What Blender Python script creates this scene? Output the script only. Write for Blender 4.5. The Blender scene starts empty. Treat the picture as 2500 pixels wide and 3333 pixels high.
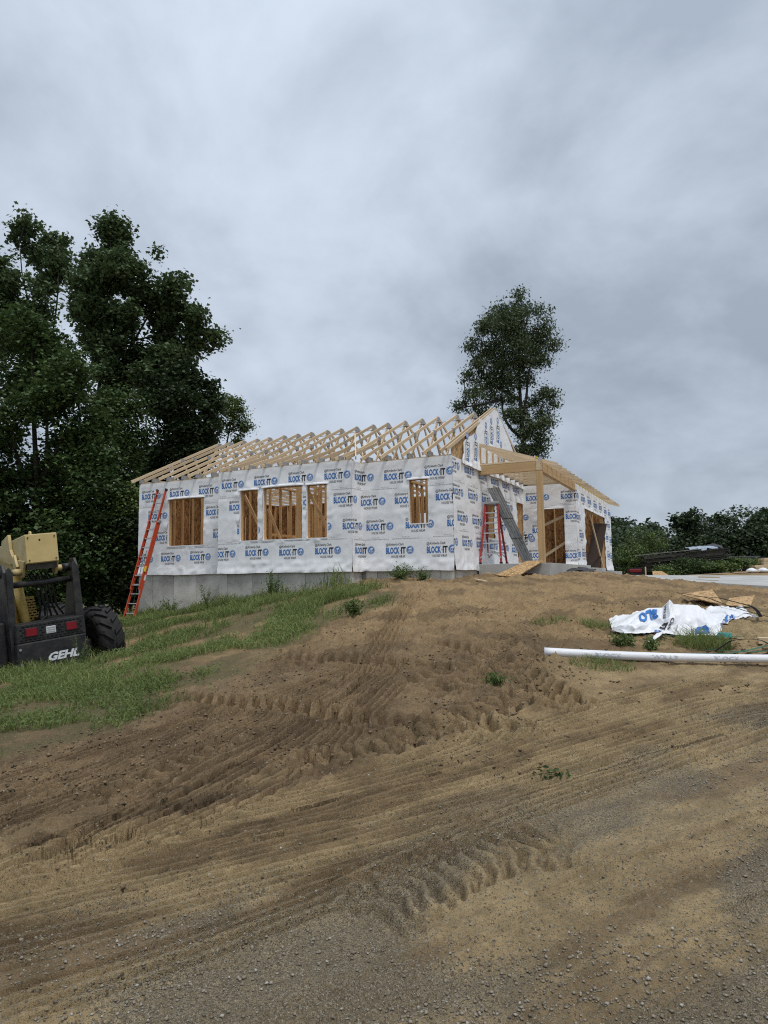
import bpy, bmesh, math, random
import numpy as np
from mathutils import Matrix, Vector

# ------------------------------------------------------------------ camera, sky, sun, exposure
scene = bpy.context.scene
EYE = 1.65
cam_data = bpy.data.cameras.new('camera')
cam = bpy.data.objects.new('camera', cam_data)
scene.collection.objects.link(cam)
cam_data.sensor_fit = 'VERTICAL'
cam_data.sensor_height = 36.0
cam_data.lens = 2231.0 / 3333.0 * 36.0
cam_data.clip_start = 0.05
cam_data.clip_end = 3000.0
cam.matrix_world = (Matrix.Translation((0, 0, EYE)) @ Matrix.Rotation(math.pi / 2 + 0.0962, 4, 'X')
                    @ Matrix.Rotation(-0.0121, 4, 'Z'))
scene.camera = cam

SUN_EL, SUN_AZ = math.radians(66), math.radians(150)      # azimuth clockwise from +Y
world = bpy.data.worlds.new('World')
scene.world = world
world.use_nodes = True
wn, wl = world.node_tree.nodes, world.node_tree.links
wn.clear()
w_out = wn.new('ShaderNodeOutputWorld')
w_bg = wn.new('ShaderNodeBackground')
w_bg.inputs['Strength'].default_value = 0.086
w_sky = wn.new('ShaderNodeTexSky')
w_sky.sky_type = 'NISHITA'
w_sky.sun_disc = False
w_sky.sun_elevation = SUN_EL
w_sky.sun_rotation = SUN_AZ
w_tc = wn.new('ShaderNodeTexCoord')
w_sep = wn.new('ShaderNodeSeparateXYZ')
wl.new(w_tc.outputs['Generated'], w_sep.inputs[0])
def wmath(op, a, b=None, clamp=False):
    n = wn.new('ShaderNodeMath'); n.operation = op; n.use_clamp = clamp
    for i, v in enumerate((a, b)):
        if v is None: continue
        if isinstance(v, (int, float)): n.inputs[i].default_value = v
        else: wl.new(v, n.inputs[i])
    return n.outputs[0]
# cloud deck: the view direction meets a flat layer overhead, so clouds shrink towards the horizon
w_den = wmath('ADD', wmath('MAXIMUM', w_sep.outputs[2], 0.0), 0.48)
w_cmb = wn.new('ShaderNodeCombineXYZ')
wl.new(wmath('DIVIDE', w_sep.outputs[0], w_den), w_cmb.inputs[0])
wl.new(wmath('DIVIDE', w_sep.outputs[1], w_den), w_cmb.inputs[1])
def wnoise(scale, detail, rough, dist, off):
    m = wn.new('ShaderNodeMapping'); m.inputs['Location'].default_value = off
    wl.new(w_cmb.outputs[0], m.inputs[0])
    n = wn.new('ShaderNodeTexNoise'); n.noise_dimensions = '3D'
    n.inputs['Scale'].default_value = scale; n.inputs['Detail'].default_value = detail
    n.inputs['Roughness'].default_value = rough; n.inputs['Distortion'].default_value = dist
    wl.new(m.outputs[0], n.inputs['Vector'])
    return n.outputs['Fac']
w_big = wnoise(1.15, 6, 0.5, 0.5, (3.1, 1.7, 0.2))
w_mid = wnoise(3.1, 7, 0.55, 0.25, (7.3, 2.2, 4.0))
w_mix = wmath('ADD', wmath('MULTIPLY', w_big, 0.62), wmath('MULTIPLY', w_mid, 0.38))
w_ramp = wn.new('ShaderNodeValToRGB')
e = w_ramp.color_ramp.elements
e[0].position = 0.38; e[0].color = (0.315, 0.368, 0.440, 1)
e[1].position = 0.62; e[1].color = (0.63, 0.705, 0.81, 1)
m_ = e.new(0.5); m_.color = (0.495, 0.562, 0.652, 1)
wl.new(w_mix, w_ramp.inputs[0])
w_sc = wn.new('ShaderNodeVectorMath'); w_sc.operation = 'SCALE'
wl.new(w_ramp.outputs[0], w_sc.inputs[0])
# an overcast sky is about three times as bright overhead as along the horizon
w_zen = wmath('ADD', wmath('MULTIPLY', wmath('MAXIMUM', w_sep.outputs[2], 0.0), 6.0), 9.0)
wl.new(w_zen, w_sc.inputs['Scale'])
w_mx = wn.new('ShaderNodeMix'); w_mx.data_type = 'RGBA'
w_mx.inputs[0].default_value = 0.94
wl.new(w_sky.outputs[0], w_mx.inputs[6]); wl.new(w_sc.outputs[0], w_mx.inputs[7])
wl.new(w_mx.outputs[2], w_bg.inputs['Color'])
wl.new(w_bg.outputs[0], w_out.inputs[0])

sun_data = bpy.data.lights.new('sun', 'SUN')
sun_data.energy = 1.5
sun_data.angle = math.radians(12)
sun_data.color = (1.0, 0.97, 0.93)
sun = bpy.data.objects.new('sun', sun_data)
scene.collection.objects.link(sun)
sun.location = (10, -20, 40)
sun_dir = Vector((math.sin(SUN_AZ) * math.cos(SUN_EL), math.cos(SUN_AZ) * math.cos(SUN_EL), math.sin(SUN_EL)))
sun.rotation_euler = sun_dir.to_track_quat('Z', 'Y').to_euler()

scene.view_settings.view_transform = 'Standard'
scene.view_settings.look = 'None'
scene.view_settings.exposure = 0.32
scene.view_settings.gamma = 1.0
scene.view_settings.use_curve_mapping = False
scene.cycles.max_bounces = 6
scene.cycles.use_denoising = False
scene.cycles.pixel_filter_type = 'BLACKMAN_HARRIS'
scene.cycles.filter_width = 1.15
scene.cycles.transparent_max_bounces = 8

# ------------------------------------------------------------------ helpers
RNG = np.random.RandomState(11)
random.seed(4)
COL = scene.collection

def put(o, parent=None):
    COL.objects.link(o)
    if parent is not None:
        o.parent = parent
    return o

def tag(o, label, cat, group=None):
    o['label'] = label; o['category'] = cat
    if group: o['group'] = group
    return o

def empty(name, loc=(0, 0, 0), rot=(0, 0, 0)):
    o = bpy.data.objects.new(name, None)
    o.empty_display_size = 0.2
    o.location = loc; o.rotation_euler = rot
    return put(o)

def copy_tree(o, parent=None):
    c = o.copy(); COL.objects.link(c); c.parent = parent
    for ch in list(o.children): copy_tree(ch, c)
    return c

MATS = {}
def mat(name, base, rough=0.7, var=0.15, scale=6.0, bump=0.0, bscale=40.0, stretch=None, spec=0.35,
        metal=0.0, objvar=0.0, second=None, detail=5):
    """procedural Principled material: noise-mottled base colour, optional stretch along local X, bump, tone per object"""
    if name in MATS: return MATS[name]
    m = bpy.data.materials.new(name); m.use_nodes = True
    N, L = m.node_tree.nodes, m.node_tree.links
    p = N['Principled BSDF']
    p.inputs['Roughness'].default_value = rough
    p.inputs['Metallic'].default_value = metal
    p.inputs['Specular IOR Level'].default_value = spec
    tc = N.new('ShaderNodeTexCoord')
    mp = N.new('ShaderNodeMapping'); L.new(tc.outputs['Object'], mp.inputs[0])
    if stretch: mp.inputs['Scale'].default_value = stretch
    oi = N.new('ShaderNodeObjectInfo')
    if objvar:
        rv = N.new('ShaderNodeVectorMath'); rv.operation = 'SCALE'; rv.inputs[0].default_value = (13.7, 7.1, 5.3)
        L.new(oi.outputs['Random'], rv.inputs['Scale'])
        L.new(rv.outputs[0], mp.inputs['Location'])
    nz = N.new('ShaderNodeTexNoise')
    nz.inputs['Scale'].default_value = scale; nz.inputs['Detail'].default_value = detail
    nz.inputs['Roughness'].default_value = 0.6
    L.new(mp.outputs[0], nz.inputs['Vector'])
    rp = N.new('ShaderNodeValToRGB')
    b = np.array(base); s = np.array(second) if second is not None else b * (1 + var)
    rp.color_ramp.elements[0].position = 0.32; rp.color_ramp.elements[1].position = 0.68
    rp.color_ramp.elements[0].color = (*(b * (1 - var)), 1)
    rp.color_ramp.elements[1].color = (*np.minimum(s, 1), 1)
    L.new(nz.outputs['Fac'], rp.inputs[0])
    col = rp.outputs[0]
    if objvar:
        hs = N.new('ShaderNodeHueSaturation')
        mr = N.new('ShaderNodeMapRange'); mr.inputs[3].default_value = 1 - objvar; mr.inputs[4].default_value = 1 + objvar
        L.new(oi.outputs['Random'], mr.inputs[0]); L.new(mr.outputs[0], hs.inputs['Value'])
        L.new(col, hs.inputs['Color']); col = hs.outputs[0]
    L.new(col, p.inputs['Base Color'])
    if bump:
        bz = N.new('ShaderNodeTexNoise'); bz.inputs['Scale'].default_value = bscale; bz.inputs['Detail'].default_value = 4
        L.new(mp.outputs[0], bz.inputs['Vector'])
        bp = N.new('ShaderNodeBump'); bp.inputs['Strength'].default_value = bump; bp.inputs['Distance'].default_value = 0.02
        L.new(bz.outputs['Fac'], bp.inputs['Height']); L.new(bp.outputs[0], p.inputs['Normal'])
    MATS[name] = m
    return m

def osb_mat(name, dark, light, scale=26.0):
    """oriented strand board: flakes of random tone"""
    if name in MATS: return MATS[name]
    m = bpy.data.materials.new(name); m.use_nodes = True
    N, L = m.node_tree.nodes, m.node_tree.links
    p = N['Principled BSDF']; p.inputs['Roughness'].default_value = 0.75; p.inputs['Specular IOR Level'].default_value = 0.25
    tc = N.new('ShaderNodeTexCoord')
    nz = N.new('ShaderNodeTexNoise'); nz.inputs['Scale'].default_value = 3.0
    L.new(tc.outputs['Object'], nz.inputs['Vector'])
    mx = N.new('ShaderNodeMix'); mx.data_type = 'VECTOR'; mx.inputs[0].default_value = 0.12
    L.new(tc.outputs['Object'], mx.inputs[4]); L.new(nz.outputs['Color'], mx.inputs[5])
    vo = N.new('ShaderNodeTexVoronoi'); vo.inputs['Scale'].default_value = scale
    mp = N.new('ShaderNodeMapping'); mp.inputs['Scale'].default_value = (1, 1, 0.45)
    L.new(mx.outputs[1], mp.inputs[0]); L.new(mp.outputs[0], vo.inputs['Vector'])
    rp = N.new('ShaderNodeValToRGB')
    d, l = np.array(dark), np.array(light)
    rp.color_ramp.elements[0].color = (*d, 1); rp.color_ramp.elements[1].color = (*l, 1)
    k = rp.color_ramp.elements.new(0.5); k.color = (*(0.45 * d + 0.55 * l), 1)
    sp = N.new('ShaderNodeSeparateColor'); L.new(vo.outputs['Color'], sp.inputs[0])
    L.new(sp.outputs[0], rp.inputs[0]); L.new(rp.outputs[0], p.inputs['Base Color'])
    bp = N.new('ShaderNodeBump'); bp.inputs['Strength'].default_value = 0.25; bp.inputs['Distance'].default_value = 0.004
    L.new(sp.outputs[1], bp.inputs['Height']); L.new(bp.outputs[0], p.inputs['Normal'])
    MATS[name] = m
    return m

def M_(k):
    return MATS[k]

class MB:
    """collects faces, links them as ONE mesh object"""
    def __init__(s): s.v = []; s.f = []; s.m = []
    def add(s, vs, fs, mi=0):
        b = len(s.v); s.v += [tuple(map(float, q)) for q in vs]
        s.f += [tuple(b + i for i in f) for f in fs]; s.m += [mi] * len(fs)
        return s
    def box(s, lo, hi, mi=0):
        x0, y0, z0 = lo; x1, y1, z1 = hi
        return s.add([(x0, y0, z0), (x1, y0, z0), (x1, y1, z0), (x0, y1, z0), (x0, y0, z1), (x1, y0, z1), (x1, y1, z1), (x0, y1, z1)],
                     [(0, 3, 2, 1), (4, 5, 6, 7), (0, 1, 5, 4), (1, 2, 6, 5), (2, 3, 7, 6), (3, 0, 4, 7)], mi)
    def bar(s, p0, p1, w, h, up=(0, 0, 1), mi=0):
        p0, p1 = Vector(p0), Vector(p1); d = (p1 - p0).normalized(); up = Vector(up)
        y = up.cross(d)
        if y.length < 1e-6: y = Vector((1, 0, 0)).cross(d)
        y.normalize(); z = d.cross(y)
        vs = []
        for p in (p0, p1):
            for a, b in ((-1, -1), (1, -1), (1, 1), (-1, 1)): vs.append(p + y * (a * w / 2) + z * (b * h / 2))
        return s.add(vs, [(0, 3, 2, 1), (4, 5, 6, 7), (0, 1, 5, 4), (1, 2, 6, 5), (2, 3, 7, 6), (3, 0, 4, 7)], mi)
    def prism(s, pts, axis, lo, hi, mi=0):
        """polygon pts in the two other axes, extruded along axis from lo to hi"""
        n = len(pts)
        def mk(p, t):
            if axis == 'x': return (t, p[0], p[1])
            if axis == 'y': return (p[0], t, p[1])
            return (p[0], p[1], t)
        vs = [mk(p, lo) for p in pts] + [mk(p, hi) for p in pts]
        fs = [tuple(range(n))[::-1], tuple(range(n, 2 * n))] + [(i, (i + 1) % n, n + (i + 1) % n, n + i) for i in range(n)]
        return s.add(vs, fs, mi)
    def tube(s, path, r, n=8, mi=0, cap=True):
        path = [Vector(p) for p in path]; k = len(path)
        rs = r if isinstance(r, (list, tuple, np.ndarray)) else [r] * k
        ref = None; rings = []
        for i, p in enumerate(path):
            d = (path[min(i + 1, k - 1)] - path[max(i - 1, 0)]).normalized()
            if ref is None:
                ref = d.cross(Vector((0.31, 0.17, 0.93)))
                if ref.length < 1e-3: ref = d.cross(Vector((1, 0, 0)))
            a = (ref - d * ref.dot(d)).normalized(); ref = a; b = d.cross(a)
            rings += [p + (a * math.cos(t) + b * math.sin(t)) * rs[i] for t in [2 * math.pi * j / n for j in range(n)]]
        fs = [(i * n + j, i * n + (j + 1) % n, (i + 1) * n + (j + 1) % n, (i + 1) * n + j) for i in range(k - 1) for j in range(n)]
        if cap: fs += [tuple(range(n))[::-1], tuple(range((k - 1) * n, k * n))]
        return s.add(rings, fs, mi)
    def lathe(s, prof, n=28, axis='x', c=(0, 0, 0), mi=0):
        """profile (along, radius) spun round axis"""
        vs = []
        for a, r in prof:
            for j in range(n):
                t = 2 * math.pi * j / n; y, z = r * math.cos(t), r * math.sin(t)
                q = (a, y, z) if axis == 'x' else ((y, a, z) if axis == 'y' else (y, z, a))
                vs.append((q[0] + c[0], q[1] + c[1], q[2] + c[2]))
        k = len(prof)
        fs = [(i * n + j, (i + 1) * n + j, (i + 1) * n + (j + 1) % n, i * n + (j + 1) % n) for i in range(k - 1) for j in range(n)]
        return s.add(vs, fs, mi)
    def mesh(s, name, mats, smooth=False):
        me = bpy.data.meshes.new(name); me.from_pydata(s.v, [], s.f)
        for m in (mats if isinstance(mats, (list, tuple)) else [mats]): me.materials.append(m)
        if len(set(s.m)) > 1: me.polygons.foreach_set('material_index', s.m)
        bm = bmesh.new(); bm.from_mesh(me); bmesh.ops.recalc_face_normals(bm, faces=bm.faces); bm.to_mesh(me); bm.free()
        if smooth: me.polygons.foreach_set('use_smooth', [True] * len(me.polygons))
        me.update(); return me
    def build(s, name, mats, parent=None, smooth=False, bevel=0.0):
        o = bpy.data.objects.new(name, s.mesh(name, mats, smooth))
        put(o, parent)
        if bevel:
            b = o.modifiers.new('bevel', 'BEVEL'); b.width = bevel; b.segments = 2; b.limit_method = 'ANGLE'
        return o

def np_mesh(name, verts, faces, mats, smooth=False, mi=None):
    """big mesh from arrays; faces all of one size"""
    me = bpy.data.meshes.new(name)
    verts = np.asarray(verts, np.float32); faces = np.asarray(faces, np.int32)
    n, k = faces.shape
    me.vertices.add(len(verts)); me.vertices.foreach_set('co', verts.ravel())
    me.loops.add(n * k); me.loops.foreach_set('vertex_index', faces.ravel())
    me.polygons.add(n); me.polygons.foreach_set('loop_start', np.arange(0, n * k, k, dtype=np.int32))
    me.polygons.foreach_set('loop_total', np.full(n, k, np.int32))
    for m in (mats if isinstance(mats, (list, tuple)) else [mats]): me.materials.append(m)
    if mi is not None: me.polygons.foreach_set('material_index', np.asarray(mi, np.int32))
    if smooth: me.polygons.foreach_set('use_smooth', np.ones(n, bool))
    me.update(calc_edges=True)
    return me

_BEAM = {}
def beam(name, p0, p1, w, h, m, parent=None, up=(0, 0, 1)):
    """a straight board: local X runs along its length; alike boards share mesh data"""
    p0, p1 = Vector(p0), Vector(p1); d = p1 - p0; Ln = d.length; d.normalize(); up = Vector(up)
    y = up.cross(d)
    if y.length < 1e-5: y = Vector((0, 1, 0)).cross(d)
    y.normalize(); z = d.cross(y)
    key = (round(Ln, 3), round(w, 4), round(h, 4), m.name)
    if key not in _BEAM:
        _BEAM[key] = MB().box((0, -w / 2, -h / 2), (Ln, w / 2, h / 2)).mesh(name, m)
    o = bpy.data.objects.new(name, _BEAM[key]); put(o, parent)
    R = Matrix((d, y, z)).transposed().to_4x4(); R.translation = p0
    o.matrix_basis = R
    return o

# value noise on arrays
def _hash(ix, iy, seed):
    h = (ix.astype(np.int64) * 374761393 + iy.astype(np.int64) * 668265263 + seed * 974711) & 0xffffffff
    h = ((h ^ (h >> 13)) * 1274126177) & 0xffffffff
    return ((h ^ (h >> 16)) & 0xffff) / 65535.0
def vnoise(x, y, seed=0):
    x = np.asarray(x, float); y = np.asarray(y, float)
    ix, iy = np.floor(x), np.floor(y); fx, fy = x - ix, y - iy
    fx = fx * fx * fx * (fx * (fx * 6 - 15) + 10); fy = fy * fy * fy * (fy * (fy * 6 - 15) + 10)
    a = _hash(ix, iy, seed); b = _hash(ix + 1, iy, seed); c = _hash(ix, iy + 1, seed); d = _hash(ix + 1, iy + 1, seed)
    return (a * (1 - fx) + b * fx) * (1 - fy) + (c * (1 - fx) + d * fx) * fy
def fbm(x, y, oct=4, seed=0, gain=0.5):
    t = 0; a = 1.0; n = 0
    for i in range(oct):
        c, s = math.cos(0.6 * i), math.sin(0.6 * i)
        t = t + a * vnoise((x * c - y * s) * 2 ** i + 17.3 * i, (x * s + y * c) * 2 ** i - 9.1 * i, seed + i * 7); n += a; a *= gain
    return t / n
def sstep(a, b, x):
    t = np.clip((x - a) / (b - a), 0, 1); return t * t * (3 - 2 * t)

# materials used in several places
mat('lumber', (0.58, 0.445, 0.285), 0.7, 0.14, 3.0, 0.15, 30, (0.6, 9, 9), objvar=0.2)
mat('lumber_stud', (0.60, 0.385, 0.185), 0.72, 0.2, 3.0, 0.15, 30, (0.6, 9, 9), objvar=0.16)
mat('lumber_beam', (0.52, 0.345, 0.17), 0.7, 0.16, 2.5, 0.15, 30, (0.5, 8, 8), objvar=0.06)
osb_mat('osb', (0.13, 0.06, 0.022), (0.40, 0.215, 0.088))
osb_mat('osb_new', (0.24, 0.135, 0.055), (0.60, 0.40, 0.20), 30)
mat('wrap', (0.83, 0.83, 0.835), 0.42, 0.05, 1.3, 0.12, 18, spec=0.4)
mat('print_blue', (0.028, 0.160, 0.455), 0.5, 0.12, 4)
mat('print_black', (0.018, 0.019, 0.024), 0.5, 0.1, 4)
mat('print_grey', (0.26, 0.265, 0.28), 0.5, 0.1, 4)
mat('concrete', (0.48, 0.462, 0.415), 0.85, 0.26, 1.3, 0.25, 60, objvar=0.07)
mat('concrete_slab', (0.41, 0.405, 0.385), 0.85, 0.16, 1.2, 0.2, 50)
mat('gusset', (0.34, 0.345, 0.35), 0.5, 0.15, 20, metal=0.2)
mat('metal', (0.42, 0.43, 0.44), 0.4, 0.15, 12, metal=0.7)
mat('dark', (0.02, 0.02, 0.022), 0.6, 0.3, 8)

# ------------------------------------------------------------------ ground
CP = np.array([
(0,0,0),(0,-8,0),(-10,-8,-.1),(10,-8,.05),(-4,2,0),(4,2,.02),(0,3.5,0),(-3,4,-.02),(3,4.5,.05),(0,6,.1),(-3,7,0),(3,7,.25),(-6,7,-.1),(7,6,.2),
(0,8,.34),(0,11,.78),(0,14,1.2),(-.9,18.4,1.53),(-3,19.5,1.14),(-8,22.5,.41),(-7.7,20.5,.44),(1.8,17.7,1.6),(3.3,18.6,1.72),
(-4,10,.1),(-4,14,.5),(-8,10,-.14),(-8.2,14,-.02),(-6,14.5,.15),(-12,14,-.3),(-12,22,-.1),(-14,30,-.3),(-30,20,-.8),(-30,60,-.5),
(3.7,9.3,.55),(5.2,9.4,.44),(3.6,11,.75),(5.9,11,.85),(4,14,1.2),(7,14,1.1),(8,10,.5),(10,16,.95),(6.2,20.5,1.72),(8.6,27,1.58),(13.6,24.4,1.06),(15.7,31,1.5),(20,24,.9),(14,18,.8),
(9.5,34,1.45),(13,34,1.5),(17,34.5,1.72),(21,34,1.82),(16,40,1.8),(0,34,1.2),(0,60,1.4),(30,60,1.4),(60,100,1.4),(-40,120,.5),(60,20,.6),(-60,0,-1),(50,-20,0),(-40,-40,-.5),(0,200,1.5),(150,200,1.5),(-150,200,0),(200,0,.5),(-200,0,-1)], float)
def _fit():
    P = CP[:, :2]; n = len(P)
    A = np.zeros((n + 3, n + 3)); A[:n, :n] = np.sqrt(((P[:, None] - P[None]) ** 2).sum(2) + .3)
    A[:n, n:] = np.c_[np.ones(n), P]; A[n:, :n] = A[:n, n:].T
    return np.linalg.solve(A, np.r_[CP[:, 2], 0, 0, 0])
WT = _fit()
def height(x, y):
    x = np.asarray(x, float); y = np.asarray(y, float)
    h = WT[-3] + WT[-2] * x + WT[-1] * y
    for (a, b, _), w in zip(CP, WT): h = h + w * np.sqrt((x - a) ** 2 + (y - b) ** 2 + .3)
    return h

def smooth_path(pts, step=0.04):
    P = np.array(pts, float)
    for _ in range(4):
        Q = [P[0]]
        for a, b in zip(P[:-1], P[1:]): Q += [a * .75 + b * .25, a * .25 + b * .75]
        Q.append(P[-1]); P = np.array(Q)
    s = np.r_[0, np.cumsum(np.linalg.norm(np.diff(P, axis=0), axis=1))]
    t = np.arange(0, s[-1], step)
    return np.c_[np.interp(t, s, P[:, 0]), np.interp(t, s, P[:, 1])], t

def side_of(pts, x, y):
    """signed distance to a polyline; positive on the side farther from the camera (left of its direction)"""
    P, _ = smooth_path(pts, 0.15)
    best = np.full(np.shape(x), 1e9); sg = np.zeros(np.shape(x))
    T = np.gradient(P, axis=0)
    for (a, b), (tx, ty) in zip(P, T):
        d = (x - a) ** 2 + (y - b) ** 2
        k = d < best
        best = np.where(k, d, best); sg = np.where(k, tx * (y - b) - ty * (x - a), sg)
    return np.sqrt(best) * np.sign(sg)

def expand(pts, a, b):
    P = [np.array(q, float) for q in pts]
    return [tuple(P[0] + (P[0] - P[1]) * a)] + [tuple(q) for q in P] + [tuple(P[-1] + (P[-1] - P[-2]) * b)]

# tyre tracks in metres: kind, half width, depth, lug pitch, line
TRACKS = [
 # grader and truck ribs along the sandy road
 ('rib', .26, .040, .085, [(-2.6,3.7),(-1.52,4.36),(-.74,4.79),(.22,5.33),(1.47,6.16),(2.87,7.08),(4.32,7.92),(7,9.3)]),
 ('rib', .22, .040, .085, [(-2.6,3.25),(-1.5,3.95),(-.72,4.38),(.3,4.92),(1.5,5.68),(2.9,6.6),(4.5,7.4),(7.5,9)]),
 ('rib', .20, .036, .085, [(-2.5,2.85),(-1.32,3.55),(-.67,3.95),(.2,4.42),(1.28,5.1),(2.24,5.75),(4,6.9)]),
 ('rib', .24, .042, .085, [(-2.4,4.35),(-1.4,4.85),(-.6,5.22),(.3,5.8),(1.3,6.6),(2.6,7.55),(4.4,8.6)]),
 ('rib', .17, .034, .08, [(-1.6,2.75),(-.7,3.45),(-.1,3.95),(.55,4.55),(1.5,5.3),(2.8,6.1)]),
 ('rut', .20, .030, .06, [(-.6,2.5),(.12,3.09),(.83,3.58),(1.76,4.11),(2.6,4.55),(5,5.6)]),
 ('rut', .20, .025, .06, [(-.4,2.0),(.5,2.6),(1.3,3.1),(2.4,3.7),(4,4.5)]),
 # truck tyres down the bank, pressed deep into the damp earth
 ('rib', .20, .062, .086, [(-3.9,4.9),(-3.3,6.0),(-2.75,6.9),(-2.15,7.8),(-1.5,8.6)]),
 ('rib', .20, .062, .086, [(-3.3,4.6),(-2.75,5.8),(-2.25,6.85),(-1.65,7.85),(-1.0,8.7),(-.4,9.3)]),
 ('rib', .20, .066, .086, [(-2.9,4.35),(-2.36,5.5),(-1.88,6.55),(-1.3,7.6),(-.72,8.5),(-.21,9.27)]),
 ('rib', .20, .066, .086, [(.75,14.9),(.5,13.8),(.14,11.9),(-.10,9.9),(-.50,8.4),(-1.05,7.0),(-1.52,5.9),(-1.98,4.8),(-2.4,3.95)]),
 ('rib', .19, .062, .086, [(.22,9.6),(.02,8.9),(-.30,8.0),(-.80,6.75),(-1.2,5.85),(-1.62,4.95),(-2.1,4.1)]),
 ('rib', .19, .062, .086, [(.2,8.6),(-.12,7.5),(-.50,6.45),(-.82,5.75),(-1.25,4.98),(-1.75,4.3)]),
 # tractor lugs
 ('lug', .22, .085, .20, [(-1.9,10.45),(-.93,9.79),(-.02,9.22),(.69,8.9),(1.44,8.19),(1.86,7.68),(2.2,7.3)]),
 ('lug', .21, .085, .20, [(-3.1,9.15),(-1.93,8.26),(-1.21,7.81),(-.45,7.2),(.2,6.81),(.72,6.67),(1.6,6.75)]),
 ('lug', .23, .105, .21, [(-.95,5.95),(-.31,6.10),(.06,6.26),(.56,6.80),(1.19,7.33),(1.97,8.11)]),
 ('lug', .22, .095, .21, [(.6,10.3),(1.36,9.43),(1.67,8.52),(1.84,7.59),(1.9,7.0)]),
 ('lug', .21, .085, .21, [(.4,7.9),(.99,8.02),(1.76,8.93),(2.35,9.89)]),
 ('lug', .21, .075, .21, [(.1,8.2),(.9,8.6),(1.5,9.5),(1.9,10.6)]),
 ('lug', .17, .060, .21, [(-2.30,5.25),(-1.98,5.75),(-1.68,6.3),(-1.4,6.9)]),
 ('bar', .27, .065, .135, [(-.20,3.48),(.12,3.86),(.46,4.12),(.82,4.26),(1.25,4.36)]),
]
GRAV = expand([(-1.71,3.18),(-1.19,3.44),(-.59,3.84),(.07,4.4),(.54,4.9),(1.59,5.7),(2.75,6.6),(4.21,7.6)], 12, 12)
MUDTOP = expand([(-3.99,7.27),(-2.76,7.83),(-1.79,8.6),(-1.25,9.7),(-.27,12.73)], 8, 0.5)
SANDLN = expand([(-2.45,4.5),(-1.66,4.75),(-.82,5.28),(.24,5.78),(1.15,6.62),(2.13,7.75)], 10, 10)
GRASSLN = [(-12,3.0),(-7,5.2),(-3.6,6.6),(-3.3,7.35),(-2.7,8.3),(-1.95,9.5),(-1.6,11.0),(-.8,12.2),(.15,13.9),(.3,15.2),(-.4,17.2)]

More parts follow.
